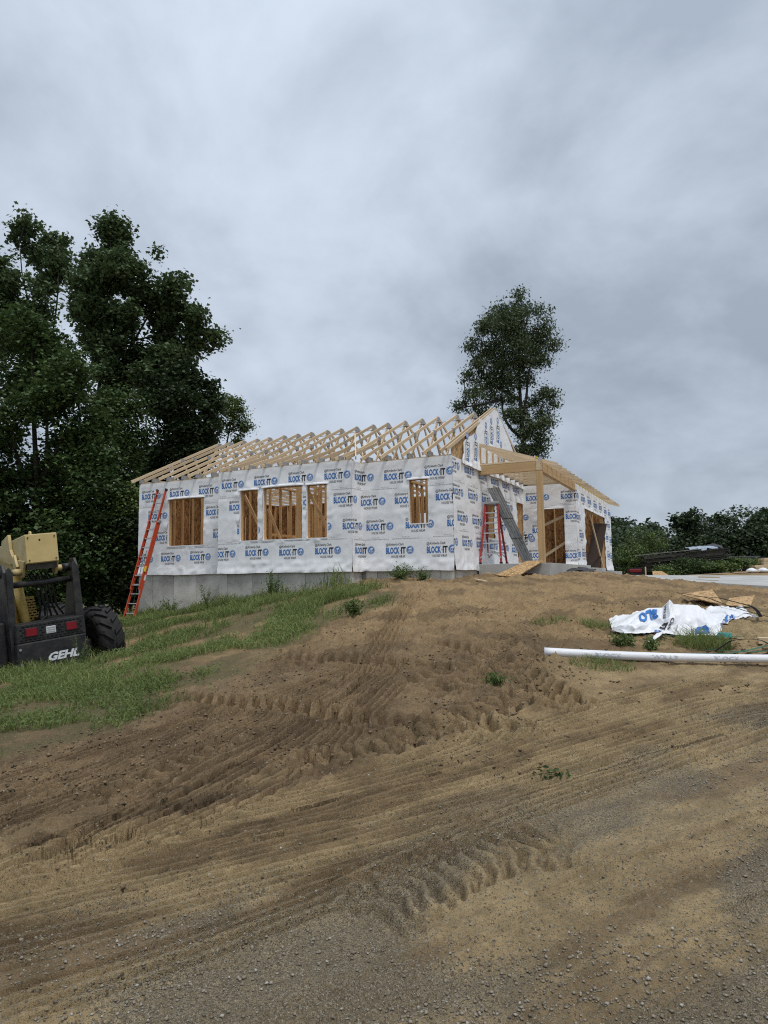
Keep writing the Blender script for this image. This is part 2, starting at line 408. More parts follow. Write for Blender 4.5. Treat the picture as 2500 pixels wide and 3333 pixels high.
def ground_fields(x, y):
    """relief above the smooth terrain, and colours, at many points"""
    dz = np.zeros_like(x)
    nearm = sstep(34, 24, y) * sstep(-2, 1, y) * sstep(26, 18, np.abs(x))
    gs = side_of(GRAV, x, y)                    # >0 beyond the gravel road
    sd = side_of(SANDLN, x, y)
    gl = side_of(GRASSLN, x, y)                 # >0 on the grass side
    wob = (fbm(x * .9, y * .9, 4, 31) - .5) * 1.3
    a_ = math.radians(33); xs_ = x * math.cos(a_) + y * math.sin(a_); ys_ = -x * math.sin(a_) + y * math.cos(a_)
    grav = sstep(.7, -.9, gs + wob * 1.2 + (fbm(xs_ * .5, ys_ * 2.2, 4, 57) - .5) * 2.0)
    grav = grav * (.12 + .88 * sstep(.42, .68, fbm(xs_ * .7, ys_ * 1.9, 5, 55)))
    mud = sstep(-.1, .5, sd + wob * .6) * sstep(13.0, 9.8, y + wob * 1.5 - .15 * x) * sstep(2.4, 1.2, x - .25 * (y - 7) + wob)
    grass = sstep(-.25, .35, gl + wob * .8)
    churn = mud * (1 - .8 * grass)
    # general unevenness
    dz += (fbm(x * .55, y * .55, 4, 3) - .5) * .10 * nearm
    dz += (fbm(x * 2.3, y * 2.3, 4, 5) - .5) * .055 * nearm * (.45 + .8 * churn)
    rid = 1 - np.abs(2 * fbm(x * 5.5, y * 5.5, 3, 8) - 1)
    dz += (rid - .8) * .06 * nearm * (.15 + churn)
    dz += (fbm(x * 14, y * 14, 3, 9) - .5) * .030 * nearm * (.5 + 1.1 * churn)
    dz += (fbm(x * 34, y * 34, 2, 10) - .5) * .014 * nearm * (.6 + .7 * churn)
    # streaks along the road, dug by spinning tyres and the grader
    a = math.radians(33); xs = x * math.cos(a) + y * math.sin(a); ys = -x * math.sin(a) + y * math.cos(a)
    dz += (fbm(xs * 1.1, ys * 7.5, 4, 14) - .5) * .05 * nearm * sstep(9.5, 6.5, y - .45 * x)
    # slope left of the white roll is broken with spade-sized lumps
    up = sstep(8.5, 11, y) * nearm * (1 - grass)
    dz += (fbm(x * 1.7, y * 1.7, 4, 23) - .5) * .14 * up
    dz += (np.abs(fbm(x * 4.1, y * 4.1, 3, 24) - .5) - .1) * .20 * up
    dz += (np.abs(fbm(x * 8.3, y * 8.3, 3, 26) - .5) - .1) * .13 * up + (fbm(x * 19, y * 19, 2, 27) - .5) * .035 * up
    rib_d = np.zeros_like(x); rib_s = np.zeros_like(x); rib_m = np.zeros_like(x)
    for k, (kind, hw, dep, pit, line) in enumerate(TRACKS):
        P, t = smooth_path(line, .04)
        lo, hi = P.min(0) - hw * 2.6, P.max(0) + hw * 2.6
        ix = np.nonzero((x > lo[0]) & (x < hi[0]) & (y > lo[1]) & (y < hi[1]))[0]
        if not len(ix): continue
        bx, by = x[ix], y[ix]
        best = np.full(len(ix), 1e9); bs = np.zeros(len(ix)); bd = np.zeros(len(ix))
        T = np.gradient(P, axis=0); T /= np.linalg.norm(T, axis=1)[:, None]
        for j in range(len(P)):
            ex, ey = bx - P[j, 0], by - P[j, 1]; d = ex * ex + ey * ey
            m = d < best
            best[m] = d[m]; bs[m] = t[j] + (ex * T[j, 0] + ey * T[j, 1])[m]; bd[m] = (T[j, 0] * ey - T[j, 1] * ex)[m]
        wv = (vnoise(bs * 1.3, bs * 0 + k, 40 + k) - .5) * .05
        bd = bd + wv
        q = np.abs(bd) / hw
        inside = sstep(1.18, .72, q) if kind == 'rib' else sstep(1.06, .9, q)
        ends = sstep(0, .3, bs) * sstep(t[-1], t[-1] - .3, bs)
        worn = .78 + .22 * sstep(.3, .55, fbm(bx * 1.4, by * 1.4, 3, 60 + k))
        berm = np.exp(-((q - 1.2) / .17) ** 2) * .45
        mk = inside * ends * worn
        dz[ix] *= 1 - {'rib': .8, 'lug': .75}.get(kind, .4) * mk      # the tyre presses the surface flat first
        if kind == 'bar':
            ph = bs / pit + 1.1 * np.abs(bd) / hw + .9 * (vnoise(bs * 2.4, bd * 7, 70 + k) - .5)
            fr = np.abs(ph - np.floor(ph) - .5) * 2
            h = dep * inside * (sstep(.15, .8, fr) - .75) * (.55 + .8 * vnoise(bx * 5, by * 5, 120 + k)) + berm * dep * .8
            h = h + (vnoise(bx * 25, by * 25, 90 + k) - .5) * dep * .4 * inside
        elif kind == 'lug':
            ph = bs / pit + .5 * (bd > 0) + .75 * q + .25 * (vnoise(bs * 3, bd * 9, 70 + k) - .5)
            fr = ph - np.floor(ph)
            bar = sstep(.04, .16, fr) * sstep(.62, .48, fr) * sstep(.04, .12, q)
            dep = dep * 1.3
            h = -dep * (.2 + 1.15 * bar) * inside + dep * .55 * (1 - bar) * inside * sstep(.2, .8, q)
            lump = (vnoise(bx * 22, by * 22, 90 + k) - .5) * dep * .7
            h = h + (berm * dep * .9 + lump * (inside + berm))
        elif kind == 'rib':
            ri = np.round(bd / pit); g = np.cos(2 * math.pi * bd / pit)
            ridge = sstep(-.35, .2, g)
            ph = bs / .115 + .37 * ri + .3 * vnoise(bs * 4, ri, 130 + k)
            blk = sstep(.0, .18, np.abs(ph - np.floor(ph) - .5) * 2)
            h = 1.45 * dep * inside * (ridge * (.88 + .12 * blk) * (.82 + .30 * vnoise(bs * 1.3, ri * 3.1, 131 + k)) - .75)
            h = h + berm * dep * .7 * (.3 + 1.4 * vnoise(bx * 9, by * 9, 100 + k))
            w_ = mk > rib_m[ix]
            rib_d[ix[w_]] = bd[w_]; rib_s[ix[w_]] = bs[w_]; rib_m[ix[w_]] = mk[w_]
        else:
            h = -dep * inside + berm * dep * .5
            h = h - .3 * dep * inside * np.cos(bd / .07 * 2 * math.pi)
        dz[ix] += h * ends * worn
    # colours (dry albedo)
    def C(c): return np.array(c)[None, :]
    tan, mudc, gravc, soil, dark = C((.325, .254, .150)), C((.200, .146, .088)), C((.262, .220, .150)), C((.280, .202, .114)), C((.100, .072, .045))
    n1 = fbm(x * 1.6, y * 1.6, 5, 71)[:, None]; n2 = fbm(xs * 1.0, ys * 4.5, 5, 73)[:, None]; n3 = fbm(x * 6, y * 6, 4, 75)[:, None]
    col = soil * (.82 + .36 * n1) 
    col = col * (1 - mud[:, None]) + mudc * (.8 + .45 * n1) * mud[:, None]
    road = (sstep(.9, -.7, sd + wob * .9 + (n2[:, 0] - .5) * 1.6))[:, None]
    col = col * (1 - road) + tan * (.78 + .44 * n2) * road
    col = col * (1 - .85 * grav[:, None]) + gravc * (.8 + .4 * n3) * .85 * grav[:, None]
    brn = (sstep(.5, .66, fbm(xs * .55, ys * 2.6, 5, 79)) * .75 * road[:, 0])[:, None]
    col = col * (1 - brn) + C((.175, .127, .076)) * (.85 + .3 * n3) * brn
    # damp dark streaks and patches
    wet = (sstep(.52, .68, n2[:, 0]) * .55 * sstep(9, 6, y - .45 * x) + sstep(.48, .62, fbm(x * 1.3, y * 1.3, 5, 77, .6)) * .62 * (1 - road[:, 0]))[:, None] 
    col = col * (1 - wet) + dark * wet * 1.25 
    col = col * (.72 + .56 * n3)
    gcol = C((.105, .098, .05)) 
    gm = (grass * sstep(.25, .55, fbm(x * 1.3, y * 1.3, 4, 81)) * .8)[:, None]
    col = col * (1 - gm) + gcol * gm
    farg = sstep(30, 60, np.hypot(x, y))[:, None]
    col = col * (1 - farg) + C((.06, .075, .03)) * farg
    col = col * np.array((1.10, 1.03, .925))[None]
    return dz, col, grav * nearm, grass, (rib_d, rib_s, rib_m)

def frange(a, b, n): return np.linspace(a, b, n)
s_f = np.r_[-np.geomspace(40, .75, 30)[:-1], frange(-.74, .74, 820), np.geomspace(.75, 40, 30)[1:]]
y_f = np.r_[-np.geomspace(120, 1, 14), frange(-.8, 1.2, 14), np.geomspace(1.25, 2.15, 24), np.geomspace(2.17, 13, 700), np.geomspace(13.1, 30, 100), np.geomspace(31, 900, 40)]
S_, Y_ = np.meshgrid(s_f, y_f)
X_ = S_ * np.maximum(Y_, 1.2)
gx, gy = X_.ravel(), Y_.ravel()
gz = height(gx, gy)
gd, gcol, ggrav, ggrass, grib = ground_fields(gx, gy)
ns, ny = len(s_f), len(y_f)
idx = np.arange(ns * ny).reshape(ny, ns)
gf = np.stack([idx[:-1, :-1], idx[:-1, 1:], idx[1:, 1:], idx[1:, :-1]], -1).reshape(-1, 4)

def ground_material():
    m = bpy.data.materials.new('soil'); m.use_nodes = True
    N, L = m.node_tree.nodes, m.node_tree.links
    p = N['Principled BSDF']; p.inputs['Roughness'].default_value = .92; p.inputs['Specular IOR Level'].default_value = .18
    at = N.new('ShaderNodeVertexColor'); at.layer_name = 'soil_colour'
    ga = N.new('ShaderNodeAttribute'); ga.attribute_name = 'gravel'
    tc = N.new('ShaderNodeTexCoord')
    def noise(sc, det, r=.6):
        n = N.new('ShaderNodeTexNoise'); n.inputs['Scale'].default_value = sc; n.inputs['Detail'].default_value = det
        n.inputs['Roughness'].default_value = r; L.new(tc.outputs['Object'], n.inputs['Vector']); return n
    def mul(col, fac_out, lo, hi):
        mr = N.new('ShaderNodeMapRange'); mr.inputs[1].default_value = .25; mr.inputs[2].default_value = .75
        mr.inputs[3].default_value = lo; mr.inputs[4].default_value = hi; L.new(fac_out, mr.inputs[0])
        v = N.new('ShaderNodeVectorMath'); v.operation = 'SCALE'; L.new(col, v.inputs[0]); L.new(mr.outputs[0], v.inputs['Scale']); return v.outputs[0]
    n1 = noise(26, 6, .7); n2 = noise(150, 4, .7)
    col = mul(at.outputs[0], n1.outputs['Fac'], .74, 1.26)
    col = mul(col, n2.outputs['Fac'], .72, 1.28)
    # pebbles of the road gravel: cells of mixed greys and tans
    def pebbles(scale, thr):
        v = N.new('ShaderNodeTexVoronoi'); v.inputs['Scale'].default_value = scale; L.new(tc.outputs['Object'], v.inputs['Vector'])
        sp = N.new('ShaderNodeSeparateColor'); L.new(v.outputs['Color'], sp.inputs[0])
        rp = N.new('ShaderNodeValToRGB'); rp.color_ramp.interpolation = 'CONSTANT'
        cs = [(.0, (.12, .097, .066)), (.25, (.23, .182, .118)), (.48, (.275, .23, .158)), (.68, (.18, .142, .09)), (.86, (.34, .295, .22)), (.96, (.43, .39, .31))]
        el = rp.color_ramp.elements
        el[0].position, el[0].color = cs[0][0], (*cs[0][1], 1); el[1].position, el[1].color = cs[1][0], (*cs[1][1], 1)
        for q, c in cs[2:]: el.new(q).color = (*c, 1)
        L.new(sp.outputs[0], rp.inputs[0])
        # a cell is a pebble when its second random value is below the local gravel amount
        lt = N.new('ShaderNodeMath'); lt.operation = 'MULTIPLY_ADD'; lt.inputs[1].default_value = thr; lt.inputs[2].default_value = .02
        L.new(ga.outputs['Fac'], lt.inputs[0])
        cmp_ = N.new('ShaderNodeMath'); cmp_.operation = 'LESS_THAN'; L.new(sp.outputs[1], cmp_.inputs[0]); L.new(lt.outputs[0], cmp_.inputs[1])
        return rp.outputs[0], cmp_.outputs[0], v
    hs = []
    for sc, thr in ((75, .14), (130, .40), (220, .6)):
        c, f, v = pebbles(sc, thr)
        mx = N.new('ShaderNodeMix'); mx.data_type = 'RGBA'; L.new(f, mx.inputs[0]); L.new(col, mx.inputs[6]); L.new(c, mx.inputs[7]); col = mx.outputs[2]
        h = N.new('ShaderNodeMath'); h.operation = 'SUBTRACT'; h.inputs[0].default_value = .8; L.new(v.outputs['Distance'], h.inputs[1])
        h2 = N.new('ShaderNodeMath'); h2.operation = 'MULTIPLY'; L.new(h.outputs[0], h2.inputs[0]); L.new(f, h2.inputs[1])
        h3 = N.new('ShaderNodeMath'); h3.operation = 'MULTIPLY'; L.new(h2.outputs[0], h3.inputs[0]); h3.inputs[1].default_value = 60.0 / sc; hs.append(h3.outputs[0])
    L.new(col, p.inputs['Base Color'])
    tot = hs[0]
    for h in hs[1:] + [n1.outputs['Fac'], n2.outputs['Fac']]:
        ad = N.new('ShaderNodeMath'); ad.operation = 'ADD'; L.new(tot, ad.inputs[0]); L.new(h, ad.inputs[1]); tot = ad.outputs[0]
    bp = N.new('ShaderNodeBump'); bp.inputs['Strength'].default_value = .9; bp.inputs['Distance'].default_value = .018
    L.new(tot, bp.inputs['Height'])
    # pressed tyre ribs: grooves across the track, broken into blocks along it
    def A(nm): n = N.new('ShaderNodeAttribute'); n.attribute_name = nm; return n.outputs['Fac']
    def mth(op, a, b=None, c=None):
        n = N.new('ShaderNodeMath'); n.operation = op
        for i, q in enumerate((a, b, c)):
            if q is None: continue
            if isinstance(q, (int, float)): n.inputs[i].default_value = q
            else: L.new(q, n.inputs[i])
        return n.outputs[0]
    nd = noise(9, 3)
    acr = mth('ADD', A('rib_across'), mth('MULTIPLY', nd.outputs['Fac'], .012))
    g1_ = mth('COSINE', mth('MULTIPLY', acr, 2 * math.pi / .040))
    al = mth('ADD', A('rib_along'), mth('MULTIPLY', g1_, .006))
    g2_ = mth('COSINE', mth('MULTIPLY', al, 2 * math.pi / .055))
    rb = mth('MULTIPLY', mth('MULTIPLY', mth('MULTIPLY_ADD', g2_, .28, .72), g1_), A('rib_amount'))
    wear = N.new('ShaderNodeMapRange'); wear.inputs[1].default_value = .35; wear.inputs[2].default_value = .6; wear.inputs[3].default_value = .25; wear.inputs[4].default_value = 1
    nw = noise(3.2, 4); L.new(nw.outputs['Fac'], wear.inputs[0])
    bp2 = N.new('ShaderNodeBump'); bp2.inputs['Strength'].default_value = 1; bp2.inputs['Distance'].default_value = .006
    L.new(mth('MULTIPLY', rb, wear.outputs[0]), bp2.inputs['Height']); L.new(bp.outputs[0], bp2.inputs['Normal']); L.new(bp2.outputs[0], p.inputs['Normal'])
    return m
g_me = np_mesh('ground', np.c_[gx, gy, gz + gd], gf, ground_material(), True)
ca = g_me.color_attributes.new('soil_colour', 'FLOAT_COLOR', 'POINT')
ca.data.foreach_set('color', np.c_[np.clip(gcol, .01, 1), np.ones(len(gx))].astype(np.float32).ravel())
ga_ = g_me.attributes.new('gravel', 'FLOAT', 'POINT'); ga_.data.foreach_set('value', ggrav.astype(np.float32))
for nm_, ar_ in zip(('rib_across', 'rib_along', 'rib_amount'), grib):
    at_ = g_me.attributes.new(nm_, 'FLOAT', 'POINT'); at_.data.foreach_set('value', ar_.astype(np.float32))
ground = put(bpy.data.objects.new('ground', g_me)); ground['kind'] = 'structure'
GH = (gz + gd).reshape(ny, ns)
def gh(x, y):
    """height of the built ground at a few points"""
    x = np.atleast_1d(np.asarray(x, float)); y = np.atleast_1d(np.asarray(y, float))
    s = x / np.maximum(y, 1.2)
    i = np.clip(np.searchsorted(y_f, y) - 1, 0, ny - 2); j = np.clip(np.searchsorted(s_f, s) - 1, 0, ns - 2)
    ty = np.clip((y - y_f[i]) / (y_f[i + 1] - y_f[i]), 0, 1); tx = np.clip((s - s_f[j]) / (s_f[j + 1] - s_f[j]), 0, 1)
    return (GH[i, j] * (1 - tx) + GH[i, j + 1] * tx) * (1 - ty) + (GH[i + 1, j] * (1 - tx) + GH[i + 1, j + 1] * tx) * ty
def g1(x, y): return float(gh(x, y)[0])

# ------------------------------------------------------------------ house (local axes: x along the front wall, y into the house, z up from the foundation top)
YAW = 0.455
HX, HY, HZ = 1.803, 17.77, EYE + 0.2154
house = empty('house', (HX, HY, HZ), (0, 0, -YAW))
tag(house, 'half-built single-storey house in white printed wrap with bare wooden roof trusses', 'house')
def h2w(u, v, z=0.0):
    c, s = math.cos(YAW), math.sin(YAW)
    return (HX + u * c + v * s, HY - u * s + v * c, HZ + z)
UL, UML, UMR, VM = -11.04, -7.25, -2.69, -0.56
WT_ = 2.98                      # top of the wall wrap
LU, ST, BM, OSB, OSBN, WR = M_('lumber'), M_('lumber_stud'), M_('lumber_beam'), M_('osb'), M_('osb_new'), M_('wrap')

# foundation: poured panels between form joints, each its own piece
fo = MB().box((UL + .06, .09, -2.6), (-.06, 7.8, -.03)).build('foundation_wall', M_('concrete'), house)
def panels(p0, p1, face, widths, z0=-2.6, z1=-.02):
    """concrete panels with recessed joints along one wall face"""
    p0, p1 = np.array(p0, float), np.array(p1, float); Ln = np.linalg.norm(p1 - p0); d = (p1 - p0) / Ln; n = np.array(face, float)
    s = 0; k = 0
    while s < Ln - .05:
        w = min(widths[k % len(widths)], Ln - s)
        if Ln - s - w < .2: w = Ln - s
        a = p0 + d * (s + .006); b = p0 + d * (s + w - .006)
        t = .10 + .006 * ((k * 7) % 3)
        mb = MB().prism([tuple(a), tuple(b), tuple(b - n * t), tuple(a - n * t)], 'z', z0, z1)
        o = mb.build('panel', M_('concrete'), fo, bevel=.006)
        s += w; k += 1
wd = [.62, .88, .95, .93, .88, .62]
panels((UL + .02, .02), (UML + .02, .02), (0, -1), wd)
panels((UML + .02, VM + .03), (UMR - .02, VM + .03), (0, -1), [.3, .9, .92, .9, .62, .92])
panels((UMR - .02, VM + .145), (UMR - .02, .02), (1, 0), [.6])
panels((UMR + .1, .02), (-.02, .02), (0, -1), [.35, .95, .9, .75])
panels((-.02, .14), (-.02, 2.0), (1, 0), [.92, .9])
MB().box((UML + .06, VM + .15, -2.6), (UMR - .14, .07, -.03)).build('foundation_step', M_('concrete'), fo)

# ---------------------------------------------------------------- wrap sheets with print
LOGO_W = .82
def text_faces(body, bold=0.0):
    c = bpy.data.curves.new('t', 'FONT'); c.body = body; c.size = 1; c.offset = bold; c.resolution_u = 2; c.fill_mode = 'FRONT'
    o = bpy.data.objects.new('t', c); COL.objects.link(o)
    bpy.context.view_layer.update()
    me = bpy.data.meshes.new_from_object(o.evaluated_get(bpy.context.evaluated_depsgraph_get()))
    v = np.array([q.co[:] for q in me.vertices]); f = [tuple(p.vertices) for p in me.polygons]
    bpy.data.objects.remove(o); bpy.data.curves.remove(c); bpy.data.meshes.remove(me)
    return v, f
def fit(tf, x0, x1, y0, y1):
    v, f = tf; lo, hi = v.min(0), v.max(0)
    w = v.copy(); w[:, 0] = x0 + (v[:, 0] - lo[0]) / (hi[0] - lo[0]) * (x1 - x0); w[:, 1] = y0 + (v[:, 1] - lo[1]) / (hi[1] - lo[1]) * (y1 - y0)
    return w, f
def make_logo():
    mb = MB()
    def t(body, b, x0, x1, y0, y1, mi):
        v, f = fit(text_faces(body, b), x0, x1, y0, y1); mb.add(v, f, mi)
    t('BLOCK', .038, 0, .405, 0, .18, 0)
    mb.box((.418, .075, 0), (.438, .100, .0001), 0)
    t('IT', .04, .450, .590, 0, .18, 1)
    t('Kimberly-Clark', .008, .095, .535, .205, .295, 1)
    t('HOUSE WRAP', .004, .165, .565, -.105, -.038, 1)
    n = 20
    def disc(cx, cy, r, z, mi): mb.add([(cx + r * math.cos(2 * math.pi * i / n), cy + r * math.sin(2 * math.pi * i / n), z) for i in range(n)], [tuple(range(n))], mi)
    def ring(cx, cy, r0, r1, z, mi):
        a = [(cx + r * math.cos(2 * math.pi * i / n), cy + r * math.sin(2 * math.pi * i / n), z) for r in (r0, r1) for i in range(n)]
        mb.add(a, [(i, (i + 1) % n, n + (i + 1) % n, n + i) for i in range(n)], mi)
    ring(.04, .245, .03, .042, 0, 1); mb.add([(.022, .232, 0), (.058, .232, 0), (.04, .266, 0)], [(0, 1, 2)], 1)
    cx, cy = .715, .10
    disc(cx, cy, .108, 0, 0); ring(cx, cy, .092, .098, .0008, 2)
    # open box emblem in white
    mb.add([(cx - .06, cy + .015, .0008), (cx - .005, cy - .005, .0008), (cx - .005, cy - .07, .0008), (cx - .06, cy - .045, .0008)], [(0, 1, 2, 3)], 2)
    mb.add([(cx + .06, cy + .015, .0008), (cx + .005, cy - .005, .0008), (cx + .005, cy - .07, .0008), (cx + .06, cy - .045, .0008)], [(0, 1, 2, 3)], 2)
    mb.add([(cx - .055, cy + .03, .0008), (cx + .03, cy + .07, .0008), (cx + .06, cy + .028, .0008), (cx, cy + .005, .0008)], [(0, 1, 2, 3)], 2)
    mb.add([(cx - .048, cy + .008, .0012), (cx - .016, cy - .004, .0012), (cx - .016, cy - .055, .0012), (cx - .048, cy - .038, .0012)], [(0, 1, 2, 3)], 0)
    mb.add([(cx + .048, cy + .008, .0012), (cx + .016, cy - .004, .0012), (cx + .016, cy - .055, .0012), (cx + .048, cy - .038, .0012)], [(0, 1, 2, 3)], 0)
    return mb.mesh('printed_logo', [M_('print_blue'), M_('print_black'), WR])
def make_url():
    mb = MB()
    v, f = fit(text_faces('www.kimberly-clarkbuildingmaterials.com', .0), 0, .80, 0, .040); mb.add(v, f, 0)
    v, f = fit(text_faces('1-877-525-1199', .0), .28, .52, .055, .078); mb.add(v, f, 0)
    return mb.mesh('printed_address', [M_('print_grey')])
LOGO, URL = make_logo(), make_url()

def clip_mesh(me, bounds=None, holes=()):
    """cut a flat print at sheet edges and openings (given in print coordinates)"""
    bm = bmesh.new(); bm.from_mesh(me)
    def cut(co, no, clear=False):
        bmesh.ops.bisect_plane(bm, geom=bm.verts[:] + bm.edges[:] + bm.faces[:], plane_co=co, plane_no=no, clear_outer=clear)
    if bounds:
        x0, x1, y0, y1 = bounds
        cut((x0, 0, 0), (-1, 0, 0), True); cut((x1, 0, 0), (1, 0, 0), True); cut((0, y0, 0), (0, -1, 0), True); cut((0, y1, 0), (0, 1, 0), True)
    for x0, x1, y0, y1 in holes:
        cut((x0, 0, 0), (1, 0, 0)); cut((x1, 0, 0), (1, 0, 0)); cut((0, y0, 0), (0, 1, 0)); cut((0, y1, 0), (0, 1, 0))
        kill = [f for f in bm.faces if x0 < f.calc_center_median().x < x1 and y0 < f.calc_center_median().y < y1]
        bmesh.ops.delete(bm, geom=kill, context='FACES')
    out = bpy.data.meshes.new(me.name); bm.to_mesh(out); bm.free()
    for m in me.materials: out.materials.append(m)
    return out

def wrap_sheet(org, xd, nrm, L0, L1, z0, z1, holes=(), logos=(), urls=(), seed=0, outline=None, amp=1.0, bottom=0.03, rot=False, grid=.05):
    """one sheet of wrap on a wall face. org: 3D point of (0,0); xd: direction of s; s in L0..L1, z in z0..z1; prints at (s,z)"""
    org, xd, nrm = Vector(org), Vector(xd), Vector(nrm)
    def lines(a, b, cuts):
        p = sorted(set([a, b] + [c for c in cuts if a < c < b])); out = []
        for q, r in zip(p[:-1], p[1:]):
            n = max(1, int(round((r - q) / grid))); out += list(np.linspace(q, r, n + 1)[:-1])
        return np.array(out + [p[-1]])
    sx = lines(L0, L1, [h[i] for h in holes for i in (0, 1)]); sz = lines(z0, z1, [h[i] for h in holes for i in (2, 3)])
    Sx, Sz = np.meshgrid(sx, sz)
    # folds: slanting tension creases, looser towards the bottom and round the openings
    rd = 1 - np.abs(2 * fbm(Sx * 1.5 + Sz * 1.2, Sz * 2.2 - Sx * 1.4, 3, 200 + seed) - 1)
    r2 = 1 - np.abs(2 * fbm(Sx * 3.5 - Sz * 2.5, Sz * 2.0 + Sx * 2.2, 3, 230 + seed) - 1)
    loose = .35 + .9 * sstep(.5, .05, Sz - z0)
    for a, b, c, d in holes:
        dist = np.hypot(np.maximum(np.maximum(a - Sx, Sx - b), 0), np.maximum(np.maximum(c - Sz, Sz - d), 0))
        loose = np.maximum(loose, 1.1 * np.exp(-(dist / .28) ** 2))
    calm = np.ones_like(Sx)
    for lx, lz in logos:
        if rot: dx = np.maximum(np.maximum(lx - .3 - Sx, Sx - lx - .12), 0); dy = np.maximum(np.maximum(lz - Sz, Sz - lz - .83), 0)
        else: dx = np.maximum(np.maximum(lx - Sx, Sx - lx - .83), 0); dy = np.maximum(np.maximum(lz - .12 - Sz, Sz - lz - .31), 0)
        calm *= sstep(0.0, .10, np.hypot(dx, dy))
    for lx, lz in urls:
        dx = np.maximum(np.maximum(lx - Sx, Sx - lx - .8), 0); dy = np.maximum(np.maximum(lz - Sz, Sz - lz - .08), 0)
        calm *= sstep(0.0, .06, np.hypot(dx, dy))
    disp = amp * ((rd ** 3) * .027 * loose + (r2 ** 4) * .018 * loose) * (.06 + .94 * calm)
    # the slack bottom hem hangs in scallops
    hem = sstep(.20, .02, Sz - z0)
    disp += hem * (.012 + .05 * np.abs(fbm(Sx * 2.2, Sx * 0 + seed, 3, 260 + seed) - .4)) * calm * amp
    zz = Sz + np.where(Sz < z0 + 1e-4, (fbm(Sx * 1.5, Sx * 0, 2, 270 + seed) - .5) * bottom, 0)
    P = np.array(org)[None, None] + Sx[..., None] * np.array(xd) + (disp + .012)[..., None] * np.array(nrm); P[..., 2] += zz
    n, m = Sx.shape; ii = np.arange(n * m).reshape(n, m)
    F = np.stack([ii[:-1, :-1], ii[:-1, 1:], ii[1:, 1:], ii[1:, :-1]], -1).reshape(-1, 4)
    cx, cz = (Sx[:-1, :-1] + Sx[1:, 1:]).ravel() / 2, (Sz[:-1, :-1] + Sz[1:, 1:]).ravel() / 2
    keep = np.ones(len(F), bool)
    for a, b, c, d in holes: keep &= ~((cx > a) & (cx < b) & (cz > c) & (cz < d))
    if outline is not None: keep &= outline(cx, cz)
    me = np_mesh('house_wrap', P.reshape(-1, 3), F[keep], WR, True)
    bm = bmesh.new(); bm.from_mesh(me); bmesh.ops.delete(bm, geom=[q for q in bm.verts if not q.link_faces], context='VERTS'); bm.to_mesh(me); bm.free()
    o = put(bpy.data.objects.new('house_wrap', me), house)
    for items, src in ((logos, LOGO), (urls, URL)):
        W, y0, y1 = (.83, -.11, .30) if src is LOGO else (.8, 0, .08)
        for lx, lz in items:
            if rot and src is LOGO:
                # print running up the wall
                dm = src
                R = Matrix((Vector((0, 0, 1)), -xd, nrm)).transposed().to_4x4()
            else:
                hs = [(a - lx, b - lx, c - lz, d - lz) for a, b, c, d in holes if a < lx + W and b > lx and c < lz + y1 and d > lz + y0]
                bd = None
                if lx < L0 or lx + W > L1: bd = (L0 - lx, L1 - lx, -9, 9)
                dm = clip_mesh(src, bd, hs) if (hs or bd) else src
                if not len(dm.polygons): continue
                R = Matrix((xd, Vector((0, 0, 1)), nrm)).transposed().to_4x4()
            d_ = bpy.data.objects.new(src.name, dm)
            if dm is not src: d_['kind'] = 'stuff'
            put(d_, o); R.translation = org + xd * lx + Vector((0, 0, lz)) + nrm * .0165
            d_.matrix_basis = R
    return o

X, Yd, Zd = (1, 0, 0), (0, 1, 0), (0, 0, 1)
WIN_L = (-9.77, -8.285, .885, 2.39)
WIN_M = [(-6.45, -5.795, .912, 2.40), (-5.625, -4.27, .912, 2.42), (-4.14, -3.465, .908, 2.41)]
WIN_R = (-1.25, -.685, 1.22, 2.415)
wrap_sheet((0, 0, 0), X, (0, -1, 0), UL, UML + .02, -.03, WT_, [WIN_L],
           [(-10.92, 2.46), (-9.71, 2.475), (-8.50, 2.485), (-10.62, 1.79), (-8.20, 1.80), (-10.27, 1.08), (-7.91, 1.09), (-10.03, .40), (-8.82, .415), (-11.2, .385)],
           [(-9.84, .79), (-8.62, .79), (-11.01, 2.17), (-8.60, 2.17)], 1)
wrap_sheet((0, VM, 0), X, (0, -1, 0), UML, UMR + .018, -.03, WT_ + .03, WIN_M,
           [(-7.136, 2.50), (-5.94, 2.51), (-4.74, 2.525), (-3.55, 2.515), (-6.84, 1.83), (-4.45, 1.83), (-3.26, 1.835), (-6.54, 1.117), (-4.15, 1.117), (-2.98, 1.116), (-7.42, .455), (-6.24, .47), (-5.05, .452), (-3.86, .46)],
           [(-7.24, .825), (-6.05, .83), (-4.85, .84), (-3.66, .84), (-7.5, 2.20), (-3.35, 2.2)], 2)
wrap_sheet((UMR, 0, 0), (0, 1, 0), (1, 0, 0), VM - .03, 0, -.03, WT_, [], [(-.43, 2.47), (-.08, 1.785), (-.43, .455), (-.85, 1.116), (-1.13, 1.835)], [(-.6, 2.2), (-.5, .82)], 3)
wrap_sheet((0, 0, 0), X, (0, -1, 0), UMR, .018, -.03, WT_, [WIN_R],
           [(-3.12, 2.47), (-1.978, 2.45), (-.779, 2.475), (-2.77, 1.785), (-1.67, 1.785), (-.475, 1.805), (-2.543, 1.09), (-1.358, 1.103), (-.165, 1.11), (-3.12, .455), (-1.955, .432), (-.758, .426)],
           [(-2.375, 2.195), (-.75, 2.195), (-2.67, .817), (-1.772, .817), (-.573, .836), (-.1, 2.2)], 4)
SIDE_H = [(2.86, 3.55, .95, 2.05), (6.17, 6.93, .25, 2.31)]
